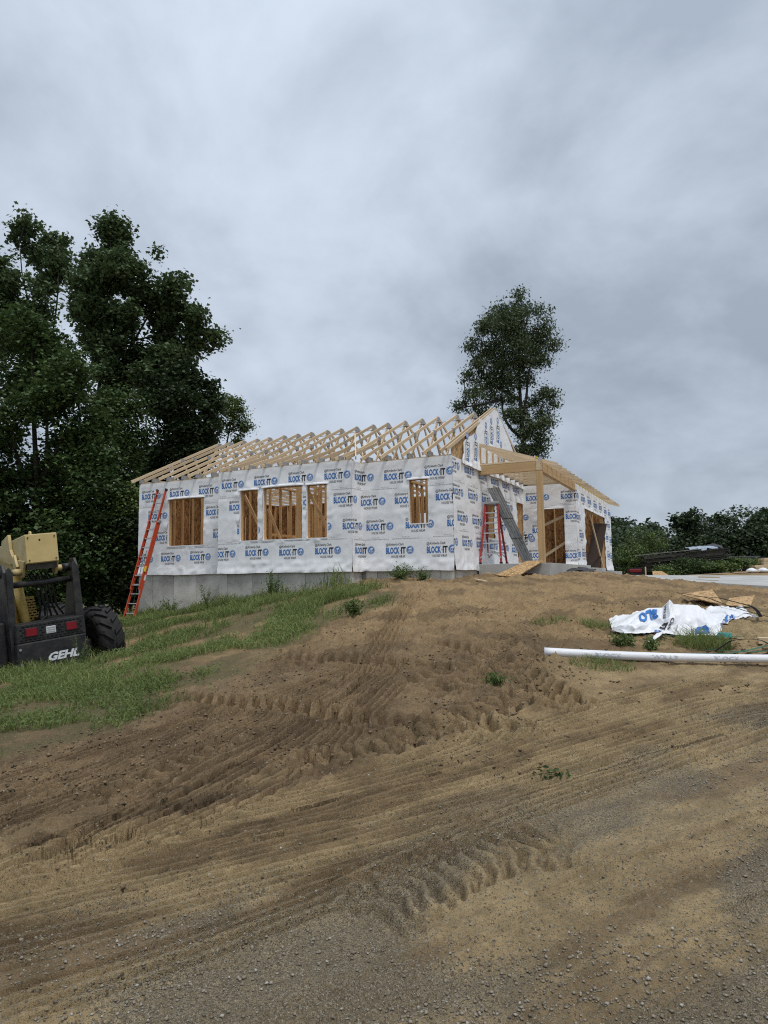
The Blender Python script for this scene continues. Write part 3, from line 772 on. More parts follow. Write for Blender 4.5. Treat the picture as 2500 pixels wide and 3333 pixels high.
wrap_sheet((0, 0, 0), Yd, (1, 0, 0), -.03, 7.0, -.03, 2.96, SIDE_H,
           [(-.3, 2.64), (.92, 2.64), (2.13, 2.62), (3.34, 2.62), (4.56, 2.63), (5.79, 2.64), (-.04, 1.95), (1.19, 1.95), (2.42, 1.97), (3.64, 1.96), (4.86, 1.957),
            (.28, 1.27), (1.495, 1.26), (2.72, 1.26), (3.95, 1.26), (5.17, 1.27), (-.55, .61), (.62, .615), (1.806, .622), (3.03, .61), (4.263, .606), (5.47, .58)],
           [(.1, 2.3), (1.3, 2.3), (2.5, 2.3), (3.8, 2.3), (5.0, 2.3), (.4, 1.0), (1.7, 1.0)], 5)
# wing: front wall with door opening, garage wall with the wide opening
GU, GV0, GV1 = 1.85, 7.0, 15.1
wrap_sheet((0, GV0, 0), X, (0, -1, 0), 0.012, GU + .018, .12, 2.95, [(.52, 1.45, .121, 2.10)],
           [(.14, 2.42), (1.36, 2.42), (-.6, 1.75), (.34, 1.28), (-.45, 1.07), (.2, .42), (1.45, .38), (1.5, 1.72), (-.4, .98)], [(.25, 2.14), (1.0, 2.2)], 6)
wrap_sheet((GU, 0, 0), Yd, (1, 0, 0), GV0 - .02, GV1, .0, 2.93, [(8.52, 13.1, -.2, 2.2)],
           [(6.7, 2.45), (8.0, 2.42), (9.3, 2.45), (10.6, 2.43), (11.9, 2.45), (13.2, 2.40), (14.4, 2.4), (6.9, 1.70), (14.0, 1.85), (7.4, 1.1), (13.4, 1.3), (14.5, 1.2), (6.75, .42), (7.8, .45), (13.7, .55), (14.6, .5)],
           [(9, 2.3), (11, 2.3), (13.3, 2.2), (7.2, .9), (13.6, .95)], 7)

# openings: trimmed white reveals, rolled flaps and the framing in the wall
def opening(u0, u1, z0, z1, v, arch=.05, studs=()):
    d = .16
    for nm, a, b, m in (('jamb', (u0, v, z0), (u0 - .04, v + d, z1), ST), ('jamb', (u1, v, z0), (u1 + .04, v + d, z1), ST), ('sill', (u0, v, z0 - .04), (u1, v + d, z0), ST)):
        lo = [min(p, q) for p, q in zip(a, b)]; hi = [max(p, q) for p, q in zip(a, b)]
        MB().box(lo, hi).build(nm, m, house)
    MB().box((u0 - .04, v + .004, z1 - .012), (u1 + .04, v + d, z1 + .24)).build('header', OSBN, house)
    # reveal: wrap edge folded in
    rv = MB()
    rv.box((u0 - .012, v - .02, z0), (u0 + .012, v + .035, z1)); rv.box((u1 - .012, v - .02, z0), (u1 + .012, v + .035, z1))
    rv.box((u0, v - .03, z0 - .02), (u1, v + .04, z0 + .010))
    rv.build('wrap_edge', WR, house)
    # flap rolled up over the top edge, bowed outwards
    n, k = 16, 5; V = []
    for i in range(n + 1):
        t = i / n; u = u0 - .05 + (u1 - u0 + .10) * t; b = math.sin(math.pi * t) ** .6
        for j in range(k + 1):
            a = math.pi * .62 * j / k
            V.append((u, v - .018 - (.015 + .03 * b) * math.sin(a), z1 + .012 + arch * b * .55 - (.016 + .012 * b) * (1 - math.cos(a)) + .03 * (1 - j / k)))
    F = [(i * (k + 1) + j, (i + 1) * (k + 1) + j, (i + 1) * (k + 1) + j + 1, i * (k + 1) + j + 1) for i in range(n) for j in range(k)]
    MB().add(V, F).build('rolled_flap', WR, house, True)
opening(*WIN_L, 0, .06)
opening(*WIN_M[0], VM, .04); opening(*WIN_M[1], VM, .07); opening(*WIN_M[2], VM, .03)
opening(*WIN_R, 0, .03)
def side_opening(v0, v1, z0, z1, u, tk=.16):
    MB().box((u - tk, v0 - .04, z0), (u, v0, z1)).build('jamb', ST, house)
    MB().box((u - tk, v1, z0), (u, v1 + .04, z1)).build('jamb', ST, house)
    MB().box((u - tk, v0 - .04, z1), (u - .004, v1 + .04, z1 + .22)).build('header', OSBN, house)
side_opening(*SIDE_H[0], 0.0); side_opening(*SIDE_H[1], 0.0); side_opening(8.52, 13.1, -.1, 2.2, GU)
MB().box((.48, GV0, .12), (.52, GV0 + .14, 2.10)).build('jamb', ST, house)
MB().box((1.45, GV0, .12), (1.49, GV0 + .14, 2.10)).build('jamb', ST, house)

# sheathing behind the wrap (closes the walls), inside face is strand board
def sheath(name, lo, hi, holes, axis):
    """wall board with rectangular holes; axis 'x': wall along x"""
    cuts = sorted(set([lo[0], hi[0]] + [h[i] for h in holes for i in (0, 1)])); zc = sorted(set([lo[1], hi[1]] + [h[i] for h in holes for i in (2, 3)]))
    mb = MB()
    for a, b in zip(cuts[:-1], cuts[1:]):
        for c, d in zip(zc[:-1], zc[1:]):
            if any(h[0] <= a and b <= h[1] and h[2] <= c and d <= h[3] for h in holes): continue
            if c < lo[1] or d > hi[1]: continue
            if axis[0] == 'x': mb.box((a, axis[1], c), (b, axis[1] + .012, d))
            else: mb.box((axis[1] - .012, a, c), (axis[1], b, d))
    return mb.build(name, OSB, house)
sheath('sheathing', (UL + .01, -.02), (UML + .02, 2.97), [WIN_L], ('x', .004))
sheath('sheathing', (UML + .01, -.02), (UMR - .01, 2.97), WIN_M, ('x', VM + .004))
sheath('sheathing', (UMR - .012, -.02), (-.01, 2.97), [WIN_R], ('x', .004))
sheath('sheathing', (.02, -.02), (7.0, 2.95), SIDE_H, ('y', -.004))
sheath('sheathing', (VM + .02, -.02), (.0, 2.97), [], ('y', UMR - .004))
sheath('sheathing', (.02, .12), (GU - .02, 2.94), [(.52, 1.45, .12, 2.10)], ('x', GV0 + .004))
sheath('sheathing', (GV0 + .02, 0), (GV1, 2.92), [(8.52, 13.1, 0, 2.2)], ('y', GU - .004))
sheath('sheathing', (UL, 0), (0, 2.97), [(-6.6, -5.9, .9, 2.3), (-4.4, -3.9, .3, 2.3)], ('x', 7.9))
sheath('sheathing', (0, 0), (7.9, 2.97), [(4.9, 6.0, .9, 2.3)], ('y', UL + .02))
sheath('sheathing', (-3.0, 0), (GU - .02, 2.92), [], ('x', GV1 - .02))
sheath('sheathing', (7.9, 0), (GV1, 2.92), [], ('y', -1.2))
MB().box((UL + .02, .02, -.02), (-.02, 7.88, .27)).build('floor_deck', OSBN, house)
MB().box((UML + .02, VM + .02, -.02), (UMR - .02, .019, .268)).build('floor_deck', OSBN, house)
MB().box((-1.19, 7.93, -.12), (GU - .05, GV1 - .03, -.03)).build('garage_floor', M_('concrete_slab'), house)

# interior framing
def stud_wall(p0, p1, z0, z1, sp=.4, skip=(), plates=True, depth=.09):
    p0, p1 = np.array(p0, float), np.array(p1, float); Ln = np.linalg.norm(p1 - p0); d = (p1 - p0) / Ln
    n = int(round(Ln / sp))
    for i in range(n + 1):
        s = min(i * sp, Ln)
        if any(a < s < b for a, b in skip): continue
        q = p0 + d * s
        beam('stud', (q[0], q[1], z0 + .04), (q[0], q[1], z1 - .04), depth, .038, ST, house, up=(d[0], d[1], 0))
    if plates:
        beam('top_plate', (*p0, z1 - .02), (*p1, z1 - .02), depth, .04, ST, house)
        beam('bottom_plate', (*p0, z0 + .02), (*p1, z0 + .02), depth, .04, ST, house)
F0, F1 = .27, 2.96
stud_wall((UL + .2, 7.82), (-.2, 7.82), F0, F1, .41)
stud_wall((UL + .09, .3), (UL + .09, 7.6), F0, F1, .41)
stud_wall((-10.3, 1.75), (-7.7, 1.75), F0, F1, .41)                # behind the left window
for a, b in ((-10.5, -9.3), (-9.28, -8.1), (-8.08, -7.3)): MB().box((a, 1.82, F0), (b, 1.835, F1 - .08)).build('osb_panel', OSB, house)
stud_wall((-7.5, 2.4), (-7.5, 5.6), F0, F1, .62)
stud_wall((-6.3, 3.6), (-3.9, 3.6), F0, F1, .6)
stud_wall((-5.2, 1.6), (-5.2, 3.5), F0, F1, .33)
stud_wall((-4.5, 2.1), (-3.0, 2.1), F0, F1, .41)
stud_wall((-2.9, .3), (-2.9, 5.0), F0, F1, .41, [(1.4, 2.3)])
stud_wall((-2.6, 5.1), (-.3, 5.1), F0, F1, .41)
stud_wall((-6.8, 5.6), (-3.2, 5.6), F0, F1, .62)
beam('blocking', (-5.2, 1.65, 1.75), (-5.2, 3.4, 1.75), .038, .09, ST, house)
beam('blocking', (-7.5, 2.5, 1.3), (-7.5, 5.4, 1.3), .038, .09, ST, house)
for a, b in ((-4.75, -3.7), (-3.68, -2.95)): MB().box((a, 3.68, F0), (b, 3.695, 2.45)).build('osb_panel', OSB, house)
stud_wall((-.1, .3), (-.1, 6.8), F0, F1, .41, [(2.4, 3.3), (5.8, 6.7)])
beam('post', (-1.3, 1.5, F0), (-1.3, 1.5, F1), .14, .14, ST, house)
beam('post', (-5.55, 1.2, F0), (-5.55, 1.2, F1), .12, .12, ST, house)
for a, b in (((-7.0, .35, 2.4), (-5.9, .35, .5)), ((-6.5, .9, 2.0), (-5.7, .9, .3)), ((-4.95, .5, 2.75), (-3.9, .5, .9)), ((-3.9, .4, 1.6), (-3.2, .4, .7)), ((-1.5, .6, 2.7), (-.5, .9, 2.4))):
    beam('diagonal_brace', a, b, .038, .09, ST, house)
beam('diagonal_brace', (-1.32, .35, .9), (-1.05, .35, .45), .038, .10, ST, house)
for z in (1.1, 1.3, 1.5, 1.7, 1.9): beam('stacked_board', (-1.2, 4.3, z), (-.3, 4.3, z), .04, .14, LU, house)
# wing interior seen through the door and garage openings
for a in (.35, .78, 1.2, 1.6): beam('stud', (a, 8.6, .1), (a, 8.6, 2.9), .09, .038, ST, house, up=X)
for a, b in ((.1, 1.0), (1.01, 1.83)): MB().box((a, 8.66, .02), (b, 8.675, 2.9)).build('osb_panel', OSB, house)
beam('diagonal_brace', (.52, GV0 + .2, 1.48), (1.52, GV0 + .2, 1.90), .038, .09, LU, house)
beam('diagonal_brace', (.52, GV0 + .2, .38), (1.52, GV0 + .2, 1.0), .038, .09, LU, house)
for v in np.arange(8.9, 15, .6): beam('stud', (-1.1, v, .0), (-1.1, v, 2.9), .09, .038, ST, house, up=Yd)
beam('diagonal_brace', (1.6, 8.6, 1.45), (1.6, 10.6, 2.2), .038, .09, LU, house)
beam('diagonal_brace', (1.70, 10.6, 2.2), (1.80, 13.0, .0), .038, .09, LU, house)
for u in np.arange(-.9, 1.8, .5): beam('stud', (u, GV1 - .08, .0), (u, GV1 - .08, 2.9), .09, .038, ST, house, up=X)

# ---------------------------------------------------------------- roof trusses
RV, RZ, PT = 3.95, 5.07, .46
def zr(v): return RZ - PT * abs(v - RV)
TA = math.atan(PT)
def make_truss(kick):
    t = .038; h = .09
    mb = MB()
    tail = -.42 if not kick else .05
    dz = h / 2 / math.cos(TA)
    mb.bar((0, tail, zr(tail) - dz), (0, RV, RZ - dz), t, h)
    mb.bar((0, 2 * RV + .42, zr(-.42) - dz), (0, RV + .02, RZ - dz - .01), t - .002, h)
    mb.bar((0, .0, WT_ + .075), (0, 2 * RV, WT_ + .075), t - .004, h)
    if kick: mb.bar((0, -.78, 3.02), (0, 1.25, zr(1.25) - .10), t - .002, h)
    main = mb.mesh('roof_truss', LU)
    webs, plates = [], []
    bz = WT_ + .12
    def web(a, b):
        m = MB().bar((0, *a), (0, *b), t - .006, .085).mesh('web', LU); webs.append(m)
    web((2.62, bz), (RV - .05, RZ - .16)); web((2 * RV - 2.62, bz), (RV + .05, RZ - .16))
    web((2.62, bz), (1.95, zr(1.95) - .12)); web((2 * RV - 2.62, bz), (2 * RV - 1.95, zr(1.95) - .12))
    if kick: web((.0, WT_ + .03), (0, zr(0) - .1))
    def plate(v, z, a, b):
        m = MB().box((-.024, v - a, z - b), (.024, v + a, z + b)).mesh('gusset_plate', M_('gusset')); plates.append(m)
    plate(RV, RZ - .13, .11, .09); plate(1.95, zr(1.95) - .08, .10, .06); plate(2 * RV - 1.95, zr(1.95) - .08, .10, .06); plate(2.62, WT_ + .09, .12, .06)
    plate(.10 if not kick else -.45, WT_ + .10, .16, .07)
    return main, webs, plates
TR = {k: make_truss(k) for k in (False, True)}
for i in range(18):
    u = -.66 - .61 * i
    if i == 17: u = -11.01
    main, webs, plates = TR[UML < u < UMR - .05]
    o = put(bpy.data.objects.new('roof_truss', main), house); o.location = (u, 0, 0)
    o.rotation_euler = (0, .006 * math.sin(i * 2.3), 0)
    for m in webs: put(bpy.data.objects.new('web', m), o)
    for m in plates: put(bpy.data.objects.new('gusset_plate', m), o)
beam('valley_rafter', (-2.45, -.78, 3.0), (-4.3, 2.6, zr(2.6) + .03), .038, .09, LU, house)
for u0 in (-7.05, -2.75): beam('bump_rafter', (u0, -.80, 3.01), (u0, 1.1, zr(1.1) - .02), .038, .09, LU, house)
beam('top_plate', (UL, .06, WT_ + .012), (0, .06, WT_ + .012), .10, .036, LU, house)
beam('top_plate', (UML, VM + .06, WT_ + .035), (UMR, VM + .06, WT_ + .035), .10, .036, LU, house)
for z, v in ((4.78, RV - .30), (3.12, 2.9), (3.12, 5.1)): beam('lateral_brace', (UL, v, z), (-.3, v, z), .04 if z < 4 else .014, .03 if z < 4 else .012, M_('dark') if z > 4 else LU, house)

# gable end: strand board panels, torn wrap, double rake boards
def tri_panel(v0, v1):
    pts = [(v0, 2.965), (v1, 2.965), (v1, zr(v1) - .03)]
    if v0 < RV < v1: pts.append((RV, RZ - .03))
    pts.append((v0, zr(v0) - .03))
    return pts
for a, b in ((-.02, 1.21), (1.22, 2.43), (2.44, 3.65), (3.66, 4.87), (4.88, 6.09), (6.1, 7.85)):
    MB().prism(tri_panel(a, b), 'x', -.022, -.006).build('gable_panel', OSBN, house)
TORN = np.array([(.62, 2.98), (.80, 3.18), (.84, 3.50), (1.5, 3.78), (1.85, 3.92), (2.1, 4.2), (2.2, 4.42), (2.5, 4.42), (3.75, 5.0)])
def torn(cv, cz):
    left = np.interp(np.maximum(cz, 2.98), TORN[:, 1] + np.arange(len(TORN)) * 1e-4, TORN[:, 0]) + .05 * (fbm(cv * 5, cz * 5, 2, 300) - .5)
    right = np.interp(cz, [3, 3.9, 4.2, 4.6, 5.0, 5.1], [7.9, 5.98, 5.6, 4.95, 4.2, 3.95]) + .16 * (fbm(cz * 3, cz * 0, 3, 301) - .5)
    return (cv > left) & (cv < right) & (cz < 5.04 + .0 * cz)
wrap_sheet((.024, 0, 0), Yd, (1, 0, 0), .6, 7.0, 2.84, 5.06, [], [(1.25, 2.98), (1.98, 3.10), (3.0, 3.62), (3.55, 3.86), (4.25, 4.02), (4.55, 3.3)], [], 8, torn, rot=True, grid=.035)
for du, t0 in ((.02, .0), (-.10, -.14)):
    for sg in (1, -1):
        if sg == 1: a, b = (du, -.46 + t0, zr(-.46 + t0) - .02 + .03), (du, RV, RZ + .01)
        else: a, b = (du, 2 * RV + .3, zr(-.3) + .01), (du, RV + .03, RZ + .0)
        beam('rake_board', a, b, .038, .09, LU, house)

# ---------------------------------------------------------------- porch and wing roof
beam('porch_post', (1.765, 2.2, .15), (1.765, 2.2, 2.72), .16, .16, BM, house, up=Yd)
beam('header_beam', (.0, 2.2, 2.865), (1.85, 2.2, 2.865), .13, .27, BM, house)
beam('header_cap', (.0, 2.2, 3.022), (1.75, 2.2, 3.022), .14, .04, LU, house)
beam('eave_beam', (1.785, 2.27, 2.845), (1.785, 7.25, 2.845), .13, .29, BM, house)
MB().box((1.70, 2.12, 2.74), (1.852, 2.132, 3.0)).build('beam_plate', LU, house)
for k in range(4): MB().tube([(1.83 + .02 * (k % 2), 2.118, 2.79 + .06 * k), (1.83 + .02 * (k % 2), 2.112, 2.79 + .06 * k)], .008, 6).build('bolt', M_('dark'), house)
def rz(u): return 3.70 - .34 * u
for i in range(22):
    v = 2.2 + .612 * i
    u0 = .02 if v < 7.3 else -1.0
    p = beam('rafter', (u0, v, rz(u0) - .07), (2.27, v, rz(2.27) - .07), .038, .10, LU, house)
    if v < 7.2:
        beam('wall_stud', (.045, v, 3.0 if i else 2.98), (.045, v, rz(.045) - .14), .085, .038, BM, house, up=Yd)
        beam('ceiling_joist', (.02, v + .04, 3.0), (1.72, v + .04, 3.0), .038, .075, LU, house)
        MB().box((.09, v - .035, 3.0), (.19, v + .035, 3.07)).build('joist_hanger', M_('metal'), house)
MB().box((1.72, 2.15, 3.0), (1.84, 2.26, 3.09)).build('strap_tie', M_('metal'), house)
mat('tape_yellow', (.65, .48, .03), .5, .1)
for i in range(9, 21): MB().box((1.84, 2.2 + .612 * i - .05, 2.93), (1.89, 2.2 + .612 * i + .05, 3.01)).build('yellow_tie', M_('tape_yellow'), house)
MB().box((1.69, 2.13, 3.06), (1.73, 2.24, 3.12)).build('yellow_tie', M_('tape_yellow'), house)
beam('garage_plate', (GU - .07, GV0 + .1, 2.945), (GU - .07, GV1, 2.945), .12, .03, LU, house)

# porch slab and steps
MB().box((.03, 1.87, -.9), (2.05, 8.3, .145)).build('porch_slab', M_('concrete_slab'), house, bevel=.01)
MB().box((2.06, 7.6, -.9), (2.25, 10.4, .06)).build('concrete_step', M_('concrete_slab'), house, bevel=.01)
MB().box((2.26, 9.6, -.9), (2.6, 12.3, -.06)).build('concrete_step', M_('concrete_slab'), house, bevel=.01)

# ------------------------------------------------------------------ driveway apron
def quad_slab(name, corners, th, m, bev=.01):
    """corners: four 3D points (top face)"""
    n = 14; A, B, C, D = [np.array(c, float) for c in corners]; V = []
    for i in range(n + 1):
        for j in range(n + 1):
            s, t = i / n, j / n; V.append(A * (1 - s) * (1 - t) + B * s * (1 - t) + C * s * t + D * (1 - s) * t)
    k = len(V); V = V + [q - np.array((0, 0, th)) for q in V]; F = []
    def id_(i, j): return i * (n + 1) + j
    for i in range(n):
        for j in range(n):
            F.append((id_(i, j), id_(i + 1, j), id_(i + 1, j + 1), id_(i, j + 1))); F.append(tuple(k + q for q in (id_(i, j), id_(i, j + 1), id_(i + 1, j + 1), id_(i + 1, j))))
    for i in range(n):
        for a, b in ((id_(i, 0), id_(i + 1, 0)), (id_(i + 1, n), id_(i, n)), (id_(0, i + 1), id_(0, i)), (id_(n, i), id_(n, i + 1))): F.append((a, k + a, k + b, b))
    return MB().add(V, F).build(name, m)
def P3(u, v, z): q = h2w(u, v); return (q[0], q[1], z)
apron = quad_slab('driveway_apron', [P3(1.98, 11.24, 1.63), P3(8.8, 11.2, 1.12), P3(8.2, 18.0, 1.56), P3(1.98, 18.2, 1.66)], .16, M_('concrete_slab'))
apron['kind'] = 'structure'

# ------------------------------------------------------------------ extension ladder
mat('fibre_orange', (.47, .07, .026), .45, .12, 5, objvar=.04)
mat('fibre_red', (.35, .032, .03), .45, .14, 5)
mat('alu', (.55, .56, .57), .4, .1, 10, metal=.8)
mat('yellow_label', (.75, .52, .02), .5, .05); mat('white_label', (.7, .7, .7), .5, .05)
lad = empty('extension_ladder'); tag(lad, 'long orange fibreglass extension ladder leaning on the white wrapped wall', 'ladder')
fx, fy, _ = h2w(-9.95, -1.42); 
lad_foot = g1(fx, fy) - .02
top_z = 2.70; rise = HZ + top_z - lad_foot; run = 1.36
lad.matrix_world = Matrix.Translation((fx, fy, lad_foot)) @ Matrix.Rotation(-YAW, 4, 'Z') @ Matrix.Rotation(-math.atan2(run, rise), 4, 'X')
LL = math.hypot(run, rise); FO = M_('fibre_orange')
def c_rail(x, sx, y, z0, z1):
    mb = MB().box((x - .004, y - .035, z0), (x + .004, y + .035, z1)).box((x, y - .035, z0), (x - sx * .03, y - .028, z1)).box((x, y + .028, z0), (x - sx * .03, y + .035, z1))
    return mb.build('rail', FO, lad)
for s in (-1, 1):
    c_rail(.215 * s, s, 0, 0, LL * .745); c_rail(.19 * s, s, -.062, LL * .23, LL)
    MB().box((s * .215 - .03, -.05, -.02), (s * .215 + .03, .06, .05)).build('foot', M_('dark'), lad)
    MB().box((s * .19 - .022, -.105, LL - .05), (s * .19 + .022, -.02, LL + .02)).build('end_cap', M_('dark'), lad)
    MB().box((s * .215 - .035, -.085, LL * .735), (s * .215 + .02, .04, LL * .745 + .02)).build('guide_bracket', M_('alu'), lad)
for k in range(1, 11):
    z = .27 + .305 * (k - 1)
    if z < LL * .745: MB().tube([(-.215, 0, z), (.215, 0, z)], .018, 8).build('rung', M_('alu'), lad)
k = 0; z = LL * .23 + .14
while z < LL - .08: MB().tube([(-.19, -.062, z), (.19, -.062, z)], .018, 8).build('rung', M_('alu'), lad); z += .305
MB().tube([(.02, -.03, LL * .52), (0.0, -.06, LL * .4), (.03, -.02, LL * .22), (.01, 0.01, LL * .1)], .008, 6).build('rope', M_('dark'), lad)
MB().box((.196, -.1, LL * .36), (.2195, -.04, LL * .40)).build('sticker', M_('yellow_label'), lad)
MB().box((.218, -.03, LL * .30), (.2215, .03, LL * .34)).build('sticker', M_('white_label'), lad)

# ------------------------------------------------------------------ step ladder on the porch slab
stp = empty('step_ladder', h2w(.36, 1.96, .147), (0, 0, -YAW + .12)); tag(stp, 'red fibreglass step ladder with grey steps standing on the porch slab', 'ladder')
SH = 1.72; FRD = M_('fibre_red')
def lerp(a, b, t): return tuple(p + (q - p) * t for p, q in zip(a, b))
stp.scale = (1.15, 1.1, 1.02)
fl, fr_ = (-.26, 0, 0), (.26, 0, 0); tl, tr_ = (-.15, .36, SH), (.15, .36, SH); bl, br = (-.24, .92, 0), (.26, .92, 0); ttl, ttr = (-.14, .47, SH - .05), (.14, .47, SH - .05)
for a, b, nm in ((fl, tl, 'front_rail'), (fr_, tr_, 'front_rail'), (bl, ttl, 'rear_rail'), (br, ttr, 'rear_rail')):
    beam(nm, a, b, .045, .065, FRD, stp, up=(0, 1, 0))
for k in range(1, 6):
    t = k * .29 / SH
    a, b = lerp(fl, tl, t), lerp(fr_, tr_, t)
    MB().box((a[0], a[1] - .03, a[2] - .018), (b[0], a[1] + .05, a[2] + .012)).build('step', M_('alu'), stp)
for k in range(1, 5):
    a, b = lerp(bl, ttl, k * .2), lerp(br, ttr, k * .2); beam('cross_bar', a, b, .03, .03, M_('alu'), stp)
MB().box((-.19, .28, SH - .02), (.19, .54, SH + .05)).build('top_cap', M_('gusset'), stp, bevel=.01)
for s, q in ((-1, fl), (1, fr_), (-1, bl), (1, br)):
    MB().box((q[0] - .035, q[1] - .04, -.004), (q[0] + .035, q[1] + .04, .05)).build('foot', M_('dark'), stp)
    MB().bar((q[0], q[1], .16), (q[0] - s * .13, q[1] * .95 + .02, .30), .02, .03).build('gusset', M_('alu'), stp)

# ------------------------------------------------------------------ ribbed grey metal sheets against the gable wall
mat('galv', (.17, .17, .165), .5, .25, 9, metal=.1)
T0, T1, B0, B1 = Vector(h2w(.07, 2.62, 2.36)), Vector(h2w(.30, 3.02, 2.42)), Vector(h2w(1.17, 2.40, .16)), Vector(h2w(1.36, 2.84, .18))
for i, (s0, s1, up_) in enumerate(((0, .42, .05), (.36, .68, .025), (.62, 1.0, .0))):
    pl = []
    n = 33
    nr = (B0 - T0).cross(T1 - T0).normalized()
    if nr.z < 0: nr = -nr
    V = []
    for s in (s0, s1):
        for j in range(n):
            t = j / (n - 1); q = (T0.lerp(T1, t)).lerp(B0.lerp(B1, t), s)
            rib = .028 * max(0, math.cos(2 * math.pi * t * 5)) ** .5
            V.append(q + nr * (rib + up_))
    V2 = [v - nr * .012 for v in V]
    F = [(j, j + 1, n + j + 1, n + j) for j in range(n - 1)]
    m2 = 2 * n
    F += [tuple(m2 + q for q in f[::-1]) for f in F] + [(j, m2 + j, m2 + j + 1, j + 1) for j in range(n - 1)] + [(n + j, n + j + 1, m2 + n + j + 1, m2 + n + j) for j in range(n - 1)]
    F += [(0, n, m2 + n, m2), (n - 1, m2 + n - 1, m2 + 2 * n - 1, 2 * n - 1)]
    o = MB().add(V + V2, F).build('ribbed_sheet', M_('galv'))
    tag(o, ['topmost grey ribbed metal sheet above the red step ladder', 'middle grey ribbed metal sheet overlapping below the topmost one', 'lowest grey ribbed metal sheet with its foot on the porch slab'][i], 'metal sheet', 'ribbed sheets leaning by the step ladder')

# ------------------------------------------------------------------ boards leaning on the porch slab and offcuts
def board(name, p0, p1, w, th, m, label, cat, group=None, up=(0, 0, 1)):
    """a loose flat board as its own thing"""
    o = beam(name, p0, p1, w, th, m, None, up); o.data = o.data.copy()
    return tag(o, label, cat, group)
def plank(pts, label):
    """flat strand-board plank given by the four corners of its top face in house coordinates"""
    T = [np.array(h2w(*p)) for p in pts]; n = np.cross(T[1] - T[0], T[3] - T[0]); n /= np.linalg.norm(n); n = n if n[2] > 0 else -n
    V = T + [q - n * .02 for q in T]
    o = MB().add(V, [(0, 1, 2, 3), (7, 6, 5, 4), (0, 4, 5, 1), (1, 5, 6, 2), (2, 6, 7, 3), (3, 7, 4, 0)]).build('osb_plank', OSBN)
    return tag(o, label, 'board', 'planks leaning on the porch slab')
plank([(.78, .98, -.17), (1.10, .84, -.19), (1.66, 1.92, .21), (1.38, 2.02, .215)], 'strand-board plank on the porch edge, the left of the two')
plank([(1.14, .80, -.20), (1.43, .68, -.22), (1.86, 1.84, .20), (1.60, 1.93, .21)], 'strand-board plank on the porch edge, the right of the two')
def flat(name, x0, y0, x1, y1, w, th, m, label, cat, lift=.02, group=None):
    return board(name, (x0, y0, g1(x0, y0) + lift), (x1, y1, g1(x1, y1) + lift), w, th, m, label, cat, group)
q0, q1 = h2w(.35, 1.62), h2w(1.0, 1.52)
flat('lumber_offcut', q0[0], q0[1], q1[0], q1[1], .09, .038, LU, 'short pale board lying against the foot of the porch slab', 'board')
flat('lumber_offcut', 2.22, 16.9, 2.42, 16.45, .09, .03, LU, 'pale wood offcut lying on the dirt below the porch', 'board')
q0, q1 = h2w(-3.6, -1.3), h2w(-3.25, -1.25)
flat('lumber_offcut', q0[0], q0[1], q1[0], q1[1], .05, .03, LU, 'thin pale stick by the foundation above the grass', 'stick', .05)
flat('lumber_offcut', 5.46, 10.2, 6.2, 10.0, .14, .09, LU, 'pale timber end at the right edge beside the green hose', 'board', .04)
bx_, by_ = 12.83, 27.0
board('wood_block', (12.35, 27.15, 1.545), (13.05, 26.85, 1.52), .28, .05, LU, 'light brown board lying on the concrete driveway apron', 'board')

mat('door_brown', (.045, .026, .017), .6, .2, 3)
board('brown_panel', h2w(1.45, 12.15, -.02), h2w(1.74, 12.95, 1.95), .03, .55, M_('door_brown'), 'dark brown panel leaning inside the garage opening', 'panel', up=(.9, -.44, .3))
# bent dark scrap by the porch corner
mat('tarp_dark', (.05, .05, .055), .6, .4, 10)
sc = h2w(2.45, 4.2); zz = g1(sc[0], sc[1])
rs = np.random.RandomState(5); V = []; n = 9
for i in range(n):
    for j in range(n):
        s, t = i / (n - 1) - .5, j / (n - 1) - .5
        V.append((sc[0] + s * .75 + .05 * rs.randn(), sc[1] + t * .4, zz + .10 * max(0, 1 - 3 * s * s) * (1 - 2 * abs(t)) + .08 * rs.rand()))
tag(MB().add(V, [(i * n + j, (i + 1) * n + j, (i + 1) * n + j + 1, i * n + j + 1) for i in range(n - 1) for j in range(n - 1)]).build('scrap_sheet', M_('tarp_dark'), None, True),
    'crumpled dark plastic scrap on the dirt beside the porch slab', 'scrap')

# two strand-board offcuts behind the crumpled wrap
def scrap_board(name, V, label):
    V = [(x, y, z + .07) for x, y, z in V]; k = len(V); V = V + [(x, y + .004, z - .016) for x, y, z in V]
    F = [tuple(range(k)), tuple(range(k, 2 * k))[::-1]] + [(i, (i + 1) % k, k + (i + 1) % k, k + i) for i in range(k)]
    return tag(MB().add(V, F).build(name, OSBN), label, 'board', 'strand-board offcuts on the dirt')
scrap_board('osb_scrap', [(5.75, 13.4, 1.2), (5.98, 12.9, 1.09), (6.31, 12.9, 1.02), (6.73, 14.2, 1.27)], 'pointed strand-board offcut lying behind the crumpled white wrap')
scrap_board('osb_scrap', [(6.30, 12.8, 1.01), (6.76, 12.8, .98), (7.44, 13.9, 1.15), (6.78, 13.6, 1.11)], 'squarish strand-board offcut to the right of the pointed one')

